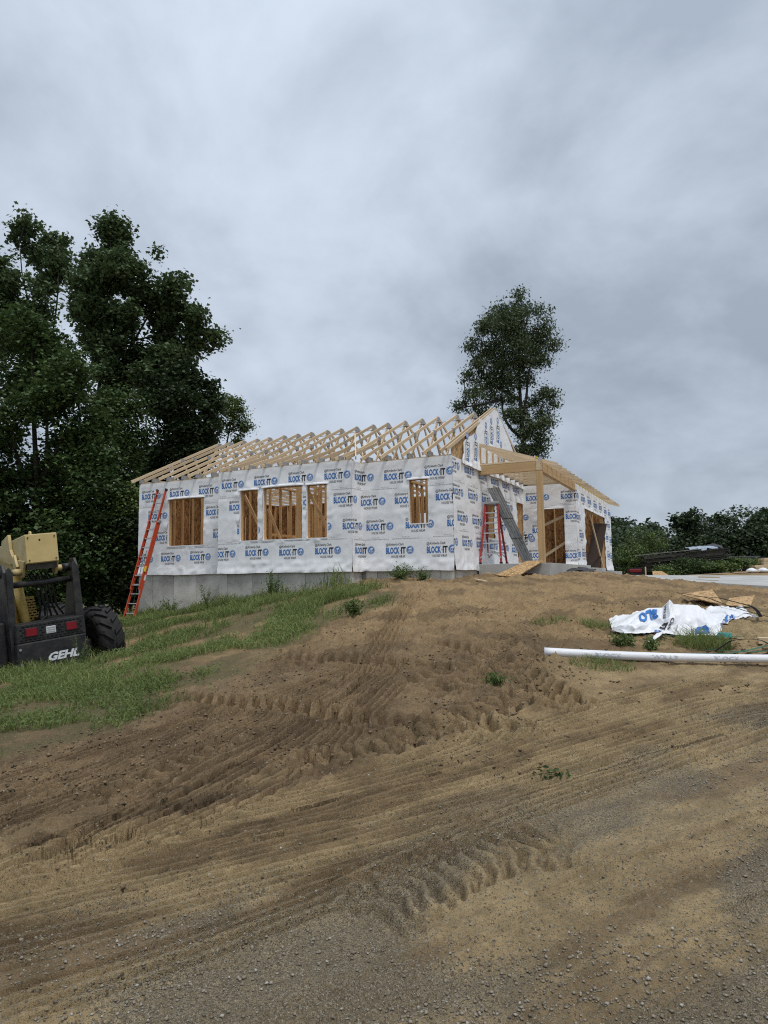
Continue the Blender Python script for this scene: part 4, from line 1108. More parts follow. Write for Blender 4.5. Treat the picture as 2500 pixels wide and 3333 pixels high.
# ------------------------------------------------------------------ crumpled wrap sheet with print
PF = np.array([(3.54,10.95,.8),(3.66,10.7,.76),(3.86,10.6,.76),(4.04,10.6,.77),(4.09,10.6,.78),(4.23,10.55,.77),(4.32,10.5,.75),(4.52,10.5,.73),(4.7,10.5,.73),(4.88,10.5,.73),(5.04,10.5,.72),(5.27,10.9,.76),(5.73,11.3,.82),(6.21,11.6,.86)])   # front hem on the ground
PC = np.array([(3.59,11.0,.81),(3.81,11.1,.9),(4.05,11.3,.99),(4.37,11.5,1.1),(4.56,11.35,1.11),(4.61,11.2,1.25),(4.72,11.3,1.17),(5.0,11.5,1.15),(5.2,11.5,1.14),(5.25,11.4,1.06),(5.42,11.4,.98),(5.84,11.8,1.02),(6.12,11.9,.97),(6.27,11.8,.9)])     # crest of the heap
PB = PC + np.array((.25, .9, 0)); PB[:, 2] = gh(PB[:, 0], PB[:, 1]) + .02
_sk = np.linspace(0, 1, len(PF))
def pile_point(s, t):
    """crumpled sheet: s along the heap, t from the front hem over the crest to the back"""
    s = np.asarray(s, float); t = np.asarray(t, float)
    def at(P): return np.stack([np.interp(s, _sk, P[:, k]) for k in range(3)], -1)
    A, C_, B = at(PF), at(PC), at(PB); u = np.clip(t / .7, 0, 1)[..., None]; w = np.clip((t - .7) / .3, 0, 1)[..., None]
    uz = u ** 1.7
    q = (A * (1 - u) + C_ * u); q[..., 2:] = A[..., 2:] * (1 - uz) + C_[..., 2:] * uz
    q = q * (1 - w) + B * w
    sag = np.sin(np.pi * np.clip(t / .7, 0, 1))
    r1 = np.clip(1 - np.abs(2 * fbm(s * 9 + t * 2, t * 3 - s * 2, 2, 401) - 1) * 2.4, 0, 1); r2 = np.clip(1 - np.abs(2 * fbm(s * 22 - t * 3, t * 7 + s * 3, 2, 407) - 1) * 2.2, 0, 1)
    n0 = fbm(s * 7, t * 3, 2, 415) - .5
    q[..., 2] += sag * (-.02 + .09 * n0 + .06 * r1 + .016 * r2) + .006 * r2
    q[..., 1] -= sag * (.05 + .25 * n0 + .07 * r1) 
    q[..., 2] = np.maximum(q[..., 2], gh(q[..., 0].ravel(), q[..., 1].ravel()).reshape(q.shape[:-1]) + .015 + .02 * r1)
    return q
nn = 110
s_, t_ = np.meshgrid(np.linspace(0, 1, nn * 2), np.linspace(0, 1, nn))
Q_ = pile_point(s_, t_)
ii = np.arange(nn * nn * 2).reshape(nn, nn * 2)
Fp = np.stack([ii[:-1, :-1], ii[:-1, 1:], ii[1:, 1:], ii[1:, :-1]], -1).reshape(-1, 4)
mat('wrap_loose', (.78, .78, .79), .4, .04, 2, .1, 20)
pm = np_mesh('wrap_sheet', Q_.reshape(-1, 3), Fp, M_('wrap_loose'), True)
pile = put(bpy.data.objects.new('wrap_sheet', pm)); tag(pile, 'crumpled white printed wrap sheet heaped on the dirt slope', 'plastic sheet')
def pile_print(body, bold, s0, s1, t0, t1, m, rot):
    v, f = text_faces(body, bold); lo, hi = v.min(0), v.max(0)
    bm = bmesh.new(); vs = [bm.verts.new(((q[0] - lo[0]) / (hi[0] - lo[0]), (q[1] - lo[1]) / (hi[1] - lo[1]), 0)) for q in v]
    for q in f:
        try: bm.faces.new([vs[i] for i in q])
        except ValueError: pass
    for k in range(1, 24):
        for co, no in (((k / 24, 0, 0), (1, 0, 0)), ((0, k / 24, 0), (0, 1, 0))):
            bmesh.ops.bisect_plane(bm, geom=bm.verts[:] + bm.edges[:] + bm.faces[:], plane_co=co, plane_no=no)
    w_ = []
    for q in bm.verts:
        a, b = q.co.x, q.co.y
        for _ in range(rot): a, b = 1 - b, a
        S, T = s0 + (s1 - s0) * a, t0 + (t1 - t0) * b
        w_.append((S, T))
    W_ = np.array(w_); Pq = pile_point(W_[:, 0], W_[:, 1])
    for q, r_ in zip(bm.verts, Pq): q.co = (r_[0], r_[1] - .012, r_[2] + .012)
    me = bpy.data.meshes.new('printed_text'); bm.to_mesh(me); bm.free(); me.materials.append(m)
    put(bpy.data.objects.new('printed_text', me), pile)
pile_print('BLO', .05, .165, .275, .44, .66, M_('print_blue'), 2)
pile_print('HOUSE W', .02, .318, .345, .34, .68, M_('print_black'), 3)
pile_print('IT', .05, .318, .372, .12, .30, M_('print_black'), 3)
pile_print('Clark', .03, .385, .425, .14, .36, M_('print_black'), 3)
pile_print('O', .10, .30, .36, .005, .09, M_('print_blue'), 3)
pile_print('www.k', .0, .470, .49, .06, .28, M_('print_grey'), 3)
pile_print('D', .10, .60, .70, .12, .30, M_('print_blue'), 1)
pile_print('BLOCK', .05, .80, .90, .12, .30, M_('print_blue'), 0)
pile_print('TI', .05, .835, .89, .38, .58, M_('print_blue'), 2)

# paper scrap, straps, tape roll, hose
V = []; n = 7
for i in range(n):
    for j in range(n):
        s, t = i / (n - 1), j / (n - 1); x = 3.86 + .30 * s + .05 * t; y = 10.2 + .13 * s + .16 * t
        V.append((x, y, g1(x, y) + .02 + .10 * s * (1 - .3 * t) + .03 * math.sin(5 * t)))
tag(MB().add(V, [(i * n + j, (i + 1) * n + j, (i + 1) * n + j + 1, i * n + j + 1) for i in range(n - 1) for j in range(n - 1)]).build('wrap_scrap', M_('wrap_loose'), None, True),
    'small torn white scrap lying on the dirt below the crumpled sheet', 'scrap')
def strip(name, pts, w, m, label, cat, group=None, th=.004):
    P, _ = smooth_path(np.array(pts)[:, :2], .06); s = np.linspace(0, 1, len(P)); h = np.interp(s, np.linspace(0, 1, len(pts)), [p[2] for p in pts])
    z = gh(P[:, 0], P[:, 1]); kk = min(15, len(z)); z = np.convolve(np.pad(z, kk // 2, 'edge'), np.ones(kk) / kk, 'valid')[:len(P)] + h + .03
    V = []; T = np.gradient(P, axis=0); T /= np.linalg.norm(T, axis=1)[:, None]
    for (x, y), (tx, ty), zz in zip(P, T, z):
        V += [(x - ty * w / 2, y + tx * w / 2, zz + th), (x + ty * w / 2, y - tx * w / 2, zz + th), (x + ty * w / 2, y - tx * w / 2, zz), (x - ty * w / 2, y + tx * w / 2, zz)]
    k = len(P); F = [(4 * i + a, 4 * i + (a + 1) % 4, 4 * i + 4 + (a + 1) % 4, 4 * i + 4 + a) for i in range(k - 1) for a in range(4)] + [(0, 1, 2, 3), (4 * k - 1, 4 * k - 2, 4 * k - 3, 4 * k - 4)]
    return tag(MB().add(V, F).build(name, m), label, cat, group)
mat('strap_black', (.008, .008, .009), .85, .2, spec=.1); mat('hose_green', (.02, .12, .075), .45, .25, 8); mat('tape_teal', (.05, .42, .45), .4, .1)
strip('black_strap', [(5.7, 13.3, .10), (6.1, 12.7, .17), (6.35, 11.9, .14), (6.05, 11.15, .04)], .055, M_('strap_black'), 'black plastic strap across the far end of the crumpled wrap', 'strap')
strip('black_strap', [(5.25, 12.4, .30), (5.7, 11.7, .26), (6.1, 11.2, .12), (6.35, 10.95, .03)], .045, M_('strap_black'), 'black plastic strap lying over the middle of the crumpled wrap', 'strap')
strip('black_strap', [(4.55, 9.62, .03), (5.0, 10.0, .10), (5.45, 10.1, .10), (5.4, 9.6, .05), (4.9, 9.35, .03)], .03, M_('strap_black'), 'looped black strap on the dirt just behind the white roll', 'strap')
for k, (pts, lb) in enumerate((([(3.95, 9.42, .02), (4.4, 9.5, .02), (4.75, 9.5, .03), (5.0, 9.7, .03), (5.6, 10.0, .03)], 'green band lying along the back of the white roll'),
                  ([(3.9, 10.5, .02), (4.5, 10.35, .03), (5.1, 10.45, .02), (5.4, 10.4, .02)], 'green band through the grass clump in front of the crumpled wrap'),
                  ([(4.5, 9.75, .03), (5.0, 9.6, .03), (5.5, 9.75, .03), (6.2, 9.8, .03)], 'green band curling towards the right edge beside the white roll'),
                  ([(6.3, 12.4, .03), (6.9, 12.2, .04), (7.4, 12.6, .03)], 'green band in front of the squarish strand-board offcut'))):
    strip('green_band', pts, .05, M_('hose_green'), lb, 'strap', 'green bands on the dirt')
tz = g1(5.13, 10.5)
ang = np.linspace(0, 2 * math.pi, 25); ring = MB()
prof = [(-.03, .06), (.03, .06), (.03, .10), (-.03, .10), (-.03, .06)]
ring.lathe(prof, 24, 'z', (5.13, 10.5, tz + .04)); tag(ring.build('tape_roll', M_('tape_teal')), 'small teal tape roll beside the crumpled wrap', 'tape')

# ------------------------------------------------------------------ long white roll
mat('roll_white', (.74, .74, .75), .45, .10, 2.2, .15, 14, stretch=(.8, 3, 3), spec=.4)
rp = [(2.12, 9.3), (2.7, 9.2), (3.4, 9.13), (4.2, 9.1), (5.0, 9.13), (6.0, 9.2)]
P, _ = smooth_path(rp, .08)
rz_ = np.interp(P[:, 0], [2.12, 2.94, 3.7, 5.02, 6.0], [.625, .585, .555, .52, .50])
rz_ = rz_ + .55 * max(0, float((gh(P[:, 0], P[:, 1]) - rz_).max()) + .03)
rolo = MB().tube([(x, y, z) for (x, y), z in zip(P, rz_)], [.058 - .008 * i / len(P) for i in range(len(P))], 18).build('wrap_roll', M_('roll_white'), None, True)
tag(rolo, 'long thin white roll of wrap lying across the dirt', 'roll')
for k, (i0, b) in enumerate(((8, 'BLOCK'), (17, 'WRAP'), (27, 'BLOCK'))):
    v, f = text_faces(b, .03); lo, hi = v.min(0), v.max(0); L_ = .34
    V = []
    for q in v:
        a = (q[0] - lo[0]) / (hi[0] - lo[0]); c = (q[1] - lo[1]) / (hi[1] - lo[1])
        j = i0 + a * L_ / .08; j0 = min(int(j), len(P) - 2); fr = j - j0
        x, y = P[j0] * (1 - fr) + P[j0 + 1] * fr; z = rz_[j0] * (1 - fr) + rz_[j0 + 1] * fr
        an = -.35 + c * .9; r = .0612 - .008 * j / len(P)
        V.append((x, y - r * math.cos(an), z + r * math.sin(an)))
    MB().add(V, f).build('printed_text', mat('print_faint', (.50, .52, .57), .5, .08), rolo)

# ------------------------------------------------------------------ yard behind: generator, board piles, tarp
mat('weathered', (.062, .055, .048), .9, .35, 2.5, .2, 20, (.4, 8, 8), objvar=.35)
mat('gen_red', (.28, .015, .02), .4, .15); mat('black_metal', (.018, .018, .02), .45, .3, 8)
gen = empty('generator', (12.25, 33.6, g1(12.25, 33.6)), (0, 0, -.3)); tag(gen, 'small red generator with a black tube frame at the edge of the apron', 'generator')
gz0 = .12
MB().box((-.28, -.2, .30), (.28, .2, .46)).build('tank', M_('gen_red'), gen, bevel=.03)
MB().box((-.26, -.18, .06), (.05, .18, .29)).build('engine', M_('black_metal'), gen, bevel=.02)
MB().box((.07, -.16, .06), (.27, .16, .29)).build('control_box', M_('black_metal'), gen, bevel=.02)
for y in (-.24, .24): MB().tube([(-.36, y, .03), (-.36, y, .44), (-.30, y, .5), (.30, y, .5), (.36, y, .44), (.36, y, .03), (-.36, y, .03)], .018, 8).build('frame_tube', M_('black_metal'), gen)
for x in (-.33, .33): MB().tube([(x, -.24, .5), (x, .24, .5)], .016, 8).build('frame_tube', M_('black_metal'), gen)
zz = g1(12.95, 33.2)
board('wood_stake', (12.62, 33.3, zz - .1), (12.62, 33.3, zz + .55), .06, .04, LU, 'upright wooden stake beside the small red generator', 'stake', up=(0, 1, 0))
scrap = [(12.7, 32.6), (13.5, 32.4), (13.35, 33.2), (12.95, 33.3)]
V = [(x, y, g1(x, y) + .05 + (.28 if y > 33 else 0)) for x, y in scrap]; V += [(x, y, z - .02) for x, y, z in V]
tag(MB().add(V, [(0, 1, 2, 3), (7, 6, 5, 4), (0, 4, 5, 1), (1, 5, 6, 2), (2, 6, 7, 3), (3, 7, 4, 0)]).build('osb_scrap', OSBN), 'brown strand-board piece propped beside the red generator', 'board')
lp = empty('board_pile', (13.3, 35.5, 1.45), (0, 0, -.05)); tag(lp, 'tall pile of weathered grey boards behind the weeds', 'lumber pile')
rs = np.random.RandomState(8)
for k in range(26):
    z = .0 + k * .046
    for seg in range(2):
        x0 = -.15 + .2 * rs.rand() + seg * (1.9 + .2 * rs.rand()); x1 = x0 + 1.9 + .5 * rs.rand()
        sl = .085
        beam('board', (x0, -.1 * rs.rand(), z + sl * x0), (x1, -.1 * rs.rand(), z + sl * x1), .9 + .25 * rs.rand(), .03, M_('weathered'), lp)
beam('cover_board', (-.5, -.35, 1.21 - .02), (2.9, -.35, 1.23 + .26), .3, .03, mat('grey_board', (.22, .21, .19), .85, .2, 2, stretch=(.4, 8, 8)), lp)
mat('tarp_blue', (.30, .35, .42), .4, .2, 6)
V = []; n = 16
for i in range(n):
    for j in range(n):
        s, t = i / (n - 1), j / (n - 1); x = 15.55 + 1.45 * s; y = 34.9 + .8 * t
        V.append((x, y, 3.02 + .06 * s + .10 * float(fbm(np.array([s * 5.]), np.array([t * 4.]), 3, 500)[0]) - max(0, (.35 - t)) * (1.0 if .3 < s < .6 else .35) - .1 * abs(s - .5)))
tag(MB().add(V, [(i * n + j, (i + 1) * n + j, (i + 1) * n + j + 1, i * n + j + 1) for i in range(n - 1) for j in range(n - 1)]).build('tarp', M_('tarp_blue'), None, True), 'crumpled grey-blue tarp on top of the weathered board pile', 'tarp')
V = []
for i in range(8):
    for j in range(6):
        s, t = i / 7, j / 5; V.append((16.55 + .8 * s, 35.1 + .5 * t, 3.06 + .10 * math.sin(3 * s) + .12 * rs.rand() * (1 - abs(2 * t - 1)) - .12 * abs(2 * t - 1)))
tag(MB().add(V, [(i * 6 + j, (i + 1) * 6 + j, (i + 1) * 6 + j + 1, i * 6 + j + 1) for i in range(7) for j in range(5)]).build('tarp', M_('tarp_dark'), None, True), 'black plastic bundle beside the grey-blue tarp on the pile', 'tarp')
fs = empty('lumber_stack', (19.3, 33.9, 1.80), (0, 0, -.12)); tag(fs, 'stack of fresh pale lumber at the right edge of the yard', 'lumber pile')
for k in range(7):
    for j in range(3):
        x0 = -.75 + .08 * rs.rand() - (.45 if k < 3 else 0)
        beam('board', (x0, -.3 + .3 * j, .05 + .085 * k), (x0 + 3.2, -.3 + .3 * j, .05 + .085 * k), .27, .075, LU, fs)
flat('long_board', 16.9, 33.4, 20.2, 32.9, .3, .04, LU, 'long pale board lying on the ground before the fresh lumber', 'board', .06)
flat('long_board', 14.2, 33.0, 16.6, 33.2, .16, .04, LU, 'narrow pale board in the weeds left of the long board', 'board', .05)
q = empty('utility_trailer', (18.9, 36.5, 1.72), (0, 0, -.1)); tag(q, 'low black trailer with tyres parked behind the fresh lumber', 'trailer')
MB().box((-.9, -.6, .42), (2.2, .6, .52)).build('deck', M_('black_metal'), q)
for x in (.1, 1.1):
    MB().lathe([(-.12, .15), (-.12, .34), (-.06, .38), (.06, .38), (.12, .34), (.12, .15)], 20, 'y', (x, -.62, .38)).build('tyre', M_('black_metal'), q)
MB().tube([(-.9, 0, .46), (-2.0, 0, .5)], .06, 8).build('drawbar', M_('black_metal'), q)
MB().box((-.6, -.4, .54), (.9, .3, .86)).build('engine_cover', M_('black_metal'), q, bevel=.08)
MB().tube([(.4, -.3, .86), (.42, -.3, 1.15)], .02, 6).build('lever', M_('black_metal'), q)
for k, (x, y) in enumerate(((17.75, 33.3), (18.25, 33.2))):
    o = MB().lathe([(-.02, .05), (.05, .26), (.14, .24), (.22, .10), (.24, .0)], 14, 'z', (x, y, g1(x, y))).build('white_sack', M_('wrap_loose'), None, True)
    o.scale = (1, 1, 1); tag(o, ['left of two white plastic bags on the ground before the fresh lumber', 'right of two white plastic bags on the ground before the fresh lumber'][k], 'bag', 'white bags in the yard')

# ------------------------------------------------------------------ telehandler (local axes: y forward, x right, z up from the ground under the rear axle)
th = empty('telehandler'); tag(th, 'black and pale yellow telehandler seen from behind in the grass', 'telehandler')
th.matrix_world = Matrix.Translation((-6.82, 13.85, -.43)) @ Matrix.Rotation(math.radians(41), 4, 'Z') @ Matrix.Rotation(-.12, 4, 'Y') @ Matrix.Scale(1.06, 4)
mat('machine_black', (.015, .016, .020), .45, .3, 7, .06, 30, second=(.042, .039, .036))
mat('machine_yellow', (.52, .40, .18), .5, .14, 4, .04, 30, second=(.57, .45, .22))
mat('boom_yellow', (.58, .39, .10), .45, .12, 4)
mat('tyre', (.022, .021, .02), .85, .4, 9, .2, 40)
mat('rim', (.05, .045, .035), .7, .4, 8)
mat('lamp_red', (.20, .008, .016), .3, .1); mat('lamp_white', (.55, .56, .57), .35, .15, 30)
mat('decal_white', (.70, .72, .74), .5, .08, 10)
KB, KY = M_('machine_black'), M_('machine_yellow')
def wheel(x, y, s, steer=0.0):
    r, w = .62, .21
    w_o = bpy.data.objects.new('wheel', MB().lathe([(-.10, .05), (-.10, .20), (-.14, .26), (-.16, .33), (.16, .33), (.14, .26), (.06, .20), (.06, .05)], 32, 'x').mesh('wheel', M_('rim'), True))
    put(w_o, th); w_o.location = (x, y, r * 1.1); w_o.scale = (1.1, 1.1, 1.1); w_o.rotation_euler = (0, 0, steer)
    ty = MB().lathe([(-.155, .325), (-w, .40), (-w - .01, .48), (-w + .02, .555), (-.12, .575), (0, .58), (.12, .575), (w - .02, .555), (w + .01, .48), (w, .40), (.155, .325)], 48, 'x').build('tyre', M_('tyre'), w_o, True)
    lg = MB(); n = 17
    for k in range(n):
        for sd in (-1, 1):
            a0 = 2 * math.pi * (k + (.5 if sd > 0 else 0)) / n
            prof = [(.02, .62, 0), (.10, .622, .10), (.17, .612, .20), (.212, .55, .27), (.222, .48, .30)]
            V = []
            for px, pr, da in prof:
                for half in (-.055, .055):
                    for rr in (pr, pr - .07):
                        a = a0 - sd * 0 + da + half * (1.1 if px < .15 else .9); V.append((sd * px, rr * math.sin(a), rr * math.cos(a)))
            F = []
            m = len(prof)
            for i in range(m - 1):
                b, c = 4 * i, 4 * i + 4
                F += [(b, b + 2, c + 2, c), (b + 1, c + 1, c + 3, b + 3), (b, c, c + 1, b + 1), (b + 2, b + 3, c + 3, c + 2)]
            F += [(0, 1, 3, 2), (4 * m - 4, 4 * m - 2, 4 * m - 1, 4 * m - 3)]
            lg.add(V, F)
    l = lg.build('tread_lugs', M_('tyre'), w_o); l['kind'] = 'stuff'
    for k in range(8):
        a = 2 * math.pi * k / 8
        MB().lathe([(0, .0), (0, .018), (.03, .018), (.03, 0)], 6, 'x', (s * .06, .13 * math.cos(a), .13 * math.sin(a))).build('wheel_nut', M_('rim'), w_o)
wheel(1.10, 0, 1, .15); wheel(-1.10, 0, -1, .15)
wheel(1.10, 2.9, 1); wheel(-1.10, 2.9, -1)
MB().box((-.95, -.12, .48), (.95, .14, .76)).build('axle', M_('rim'), th, bevel=.05)
MB().box((-.95, 2.78, .48), (.95, 3.04, .76)).build('axle', M_('rim'), th, bevel=.05)
MB().box((-.42, -.5, .55), (.42, 3.4, .95)).build('chassis', KB, th, bevel=.02)
# counterweight bumper with slanting ends
bp_ = MB().prism([(-.60, .40), (.60, .40), (.57, .98), (-.57, .98)], 'y', -1.0, -.45).build('bumper', KB, th, bevel=.025)
MB().prism([(-.66, .34), (-.20, .36), (-.20, .50), (-.66, .50)], 'y', -.93, -.40).build('tow_bracket', M_('rim'), th, bevel=.02)
# grille panel
gr_ = MB().prism([(-.57, .985), (.57, .985), (.55, 1.30), (-.55, 1.30)], 'y', -.985, -.5).build('grille_panel', KB, th, bevel=.012)
sl = MB()
for i in range(6):
    z = 1.025 + i * .045
    for k in range(15):
        x = -.49 + k * .07 + (.035 if i % 2 else 0)
        if x > .5: continue
        if (-.45 < x < -.20 or .20 < x < .45) and 1.06 < z < 1.24: continue
        if -.13 < x < .1 and 1.06 < z < 1.23: continue
        sl.box((x - .024, -.9885, z - .011), (x + .024, -.984, z + .011))
slo = sl.build('vent_slots', mat('slot_black', (.003, .003, .003), .9, .1), gr_); slo['kind'] = 'stuff'
for x in (-.33, .33):
    b = MB().box((x - .105, -1.005, 1.07), (x + .105, -.9835, 1.235)).build('tail_light', M_('dark'), gr_, bevel=.012)
    MB().box((x - .085, -1.014, 1.085), (x + .085, -1.0055, 1.22)).build('lens', M_('lamp_red'), gr_, bevel=.006)
MB().box((-.09, -.998, 1.08), (.07, -.9835, 1.205)).build('work_light', M_('lamp_white'), gr_, bevel=.01)
for k in range(3): MB().box((-.075, -1.0, 1.098 + .035 * k), (.055, -.9982, 1.116 + .035 * k)).build('light_bar', M_('gusset'), gr_)
# maker's lettering: slanted block capitals cut by a slit
mb = MB(); x = -.10
v, f = text_faces('GEHL', .045); lo, hi = v.min(0), v.max(0)
V = []
for q in v:
    a = (q[0] - lo[0]) / (hi[0] - lo[0]); c = (q[1] - lo[1]) / (hi[1] - lo[1]); V.append((-.12 + .53 * a + .05 * c, c * .145, 0))
bm = bmesh.new(); vs = [bm.verts.new(q) for q in V]
for q in f: bm.faces.new([vs[i] for i in q])
me = bpy.data.meshes.new('maker_lettering'); bm.to_mesh(me); bm.free(); me.materials.append(M_('decal_white'))
o = put(bpy.data.objects.new('maker_lettering', me), bp_)
o.matrix_basis = Matrix.Translation((0, -1.0035, .60)) @ Matrix.Rotation(math.pi / 2, 4, 'X')
for x, z in ((-.53, .88), (-.53, .62)): MB().lathe([(0, 0), (0, .022), (.02, .018), (.025, 0)], 10, 'y', (x, -1.025, z)).build('bolt', M_('metal'), bp_)
# tower: two side plates with flanges
for s in (-1, 1):
    pts = [(-.82, .98), (-.72, 2.22), (-.62, 2.36), (-.40, 2.36), (-.28, 2.2), (.25, 1.25), (.9, .62), (-.5, .5), (-.8, .55)]
    w_ = MB().prism(pts, 'x', s * .60 - .025, s * .60 + .025).build('tower_plate', KB, th, bevel=.008)
    MB().prism([(s * .60 - .02 - s * .10, .99), (s * .60 - .02, .99), (s * .60 + .01, 2.18), (s * .60 - .06 * s, 2.3), (s * .60 - s * .11, 2.2)], 'y', -.80, -.70).build('tower_flange', KB, th, bevel=.006)
    MB().lathe([(-.13, 0), (-.13, .075), (.05, .075), (.05, 0)], 20, 'x', (s * .52, -.52, 2.20)).build('pivot_boss', KB, th, True)
    MB().lathe([(-.07, 0), (-.07, .06), (.07, .06), (.07, 0)], 20, 'x', (s * .36, -.52, 2.20)).build('pivot_pin', KY, th, True)
    MB().prism([(-.78, 2.38), (-.36, 2.42), (-.40, 2.16), (-.50, 2.08), (-.58, 2.10)], 'x', s * .275 - .02, s * .275 + .02).build('boom_lug', KY, th, bevel=.006)
MB().tube([(-.58, -.62, 1.98), (.58, -.62, 1.98)], .055, 16).build('cross_tube', KB, th, True)
MB().box((-.95, -.55, .52), (-.625, 1.0, 1.35)).build('side_tank', KB, th, bevel=.03)
MB().prism([(-.80, 1.0), (-.05, 1.9), (.5, 1.3), (.9, .62), (-.6, .55)], 'x', -.99, -.955).build('side_cover', KB, th, bevel=.01)
MB().box((-.9905, -.55, .62), (-.9915, -.45, .72)).build('sticker', M_('white_label'), th)
# boom
bo = MB().prism([(-.27, 2.33), (.27, 2.33), (.27, 2.85), (-.27, 2.85)], 'y', -.85, 4.6)
V = np.array(bo.v); V[:, 2] -= np.maximum(V[:, 1] + .3, 0) * .075; bo.v = [tuple(q) for q in V]
boom = bo.build('boom', KY, th, bevel=.015)
MB().box((-.262, -.862, 2.345), (.262, -.852, 2.84)).build('end_plate', mat('end_yellow', (.57, .43, .19), .5, .08, 4), boom, bevel=.004)
for x, z in ((-.22, 2.39), (.22, 2.39), (-.22, 2.79), (.22, 2.79)): MB().lathe([(0, 0), (0, .014), (.012, .012), (.014, 0)], 8, 'y', (x, -.876, z)).build('bolt', M_('rim'), boom)
MB().lathe([(0, 0), (0, .016), (.004, 0)], 12, 'y', (-.03, -.868, 2.74)).build('hole', M_('slot_black'), boom)
MB().prism([(.05, 2.90), (.55, 2.80), (.75, 2.44), (.1, 2.34), (-.25, 2.38), (.0, 2.62)], 'x', -.33, -.275).build('side_gusset', KY, boom, bevel=.006)
MB().prism([(-.32, 2.2), (-.12, 2.42), (-.30, 2.52), (-.46, 2.3)], 'x', -.345, -.30).build('side_gusset', KY, boom, bevel=.006)
MB().lathe([(0, .03), (0, .055), (.03, .055), (.03, .03), (0, .03)], 16, 'x', (-.05, -.30, 2.87)).build('lifting_eye', KY, boom)
MB().box((-.24, -.8, 2.22), (.24, -.4, 2.325)).build('boom_underside', M_('rim'), boom)
# lift cylinder, guard plate and hoses behind the tower
MB().tube([(-.22, -.30, 1.05), (-.22, .25, 2.2)], .085, 16).build('lift_cylinder', M_('boom_yellow'), th, True)
MB().tube([(-.22, .10, 1.85), (-.22, .32, 2.32)], .05, 12).build('cylinder_rod', M_('metal'), th, True)
gp = MB().prism([(-.56, .95), (.10, .95), (.02, 1.72), (-.56, 1.72)], 'y', .05, .075).build('guard_plate', M_('boom_yellow'), th)
sl = MB()
for i in range(14):
    for k in range(8):
        x = -.52 + k * .075 + (.037 if i % 2 else 0)
        if -.34 < x < -.12: continue
        sl.box((x - .026, .045, 1.0 + .05 * i), (x + .026, .0485, 1.02 + .05 * i))
q = sl.build('guard_slots', M_('slot_black'), gp); q['kind'] = 'stuff'
for k in range(5):
    x = -.02 + .07 * k
    MB().tube([(x - .12, -.35, 2.15), (x - .02, -.42, 1.85), (x + .05, -.30, 1.5), (x + .02 + .05 * k, -.2, 1.25), (x + .15, -.1, 1.0)], .018, 8).build('hose', KB, th, True)
MB().tube([(-.35, -.2, 1.2), (-.1, -.45, 1.22), (.1, -.4, 1.35), (.12, -.3, 1.6)], .02, 8).build('hose', KB, th, True)
MB().box((.0, -.35, 1.0), (.45, .5, 1.32)).build('valve_block', M_('rim'), th, bevel=.02)
# engine pod and operator cab farther forward
MB().box((.46, .95, .8), (1.0, 2.2, 1.25)).build('engine_cover', KB, th, bevel=.06)
for x in (-1.0, -.45):
    for y in (1.0, 2.3): MB().bar((x, y, .9), (x, y, 2.45), .06, .06).build('cab_post', KB, th)
MB().box((-1.06, .95, 2.45), (-.40, 2.4, 2.52)).build('cab_roof', KB, th, bevel=.03)
MB().box((-1.03, .97, .8), (-.42, 2.35, 1.15)).build('cab_base', KY, th, bevel=.03)
MB().box((-.95, 1.2, 1.16), (-.5, 1.65, 1.3)).build('seat', KB, th, bevel=.04)
MB().box((-.95, 1.12, 1.3), (-.5, 1.22, 1.85)).build('seat_back', KB, th, bevel=.04)

# ------------------------------------------------------------------ trees
def leaf_mat(name, dark, light, trans=.25, rough=.6):
    m = bpy.data.materials.new(name); m.use_nodes = True
    N, L = m.node_tree.nodes, m.node_tree.links
    p = N['Principled BSDF']; p.inputs['Roughness'].default_value = rough; p.inputs['Specular IOR Level'].default_value = .3
    g = N.new('ShaderNodeNewGeometry'); tc = N.new('ShaderNodeTexCoord'); nz = N.new('ShaderNodeTexNoise')
    nz.inputs['Scale'].default_value = .55; nz.inputs['Detail'].default_value = 3; L.new(tc.outputs['Object'], nz.inputs['Vector'])
    ad = N.new('ShaderNodeMath'); ad.operation = 'MULTIPLY_ADD'; ad.inputs[1].default_value = .5; L.new(g.outputs['Random Per Island'], ad.inputs[0])
    mr = N.new('ShaderNodeMapRange'); mr.inputs[1].default_value = .3; mr.inputs[2].default_value = .7; mr.inputs[3].default_value = 0; mr.inputs[4].default_value = .5
    L.new(nz.outputs['Fac'], mr.inputs[0]); L.new(mr.outputs[0], ad.inputs[2])
    rp = N.new('ShaderNodeValToRGB'); rp.color_ramp.elements[0].color = (*dark, 1); rp.color_ramp.elements[1].color = (*light, 1)
    L.new(ad.outputs[0], rp.inputs[0]); L.new(rp.outputs[0], p.inputs['Base Color'])
    tr = N.new('ShaderNodeBsdfTranslucent'); L.new(rp.outputs[0], tr.inputs['Color'])
    mx = N.new('ShaderNodeMixShader'); mx.inputs[0].default_value = trans
    L.new(p.outputs[0], mx.inputs[1]); L.new(tr.outputs[0], mx.inputs[2]); L.new(mx.outputs[0], N['Material Output'].inputs[0])
    MATS[name] = m; return m
leaf_mat('leaf_poplar', (.034, .062, .022), (.140, .195, .085))
leaf_mat('leaf_maple', (.020, .044, .013), (.105, .160, .050))
leaf_mat('leaf_dark', (.014, .028, .012), (.060, .092, .036))
leaf_mat('leaf_light', (.050, .085, .022), (.160, .220, .068))
leaf_mat('leaf_willow', (.040, .064, .026), (.130, .170, .080))
leaf_mat('leaf_far', (.020, .036, .016), (.075, .105, .048))
leaf_mat('grass_blade', (.092, .130, .036), (.305, .360, .120), .42)
leaf_mat('weed_leaf', (.060, .100, .028), (.200, .265, .085), .4)
mat('bark', (.034, .029, .024), .95, .35, 6, .5, 25, (1, 1, .25))

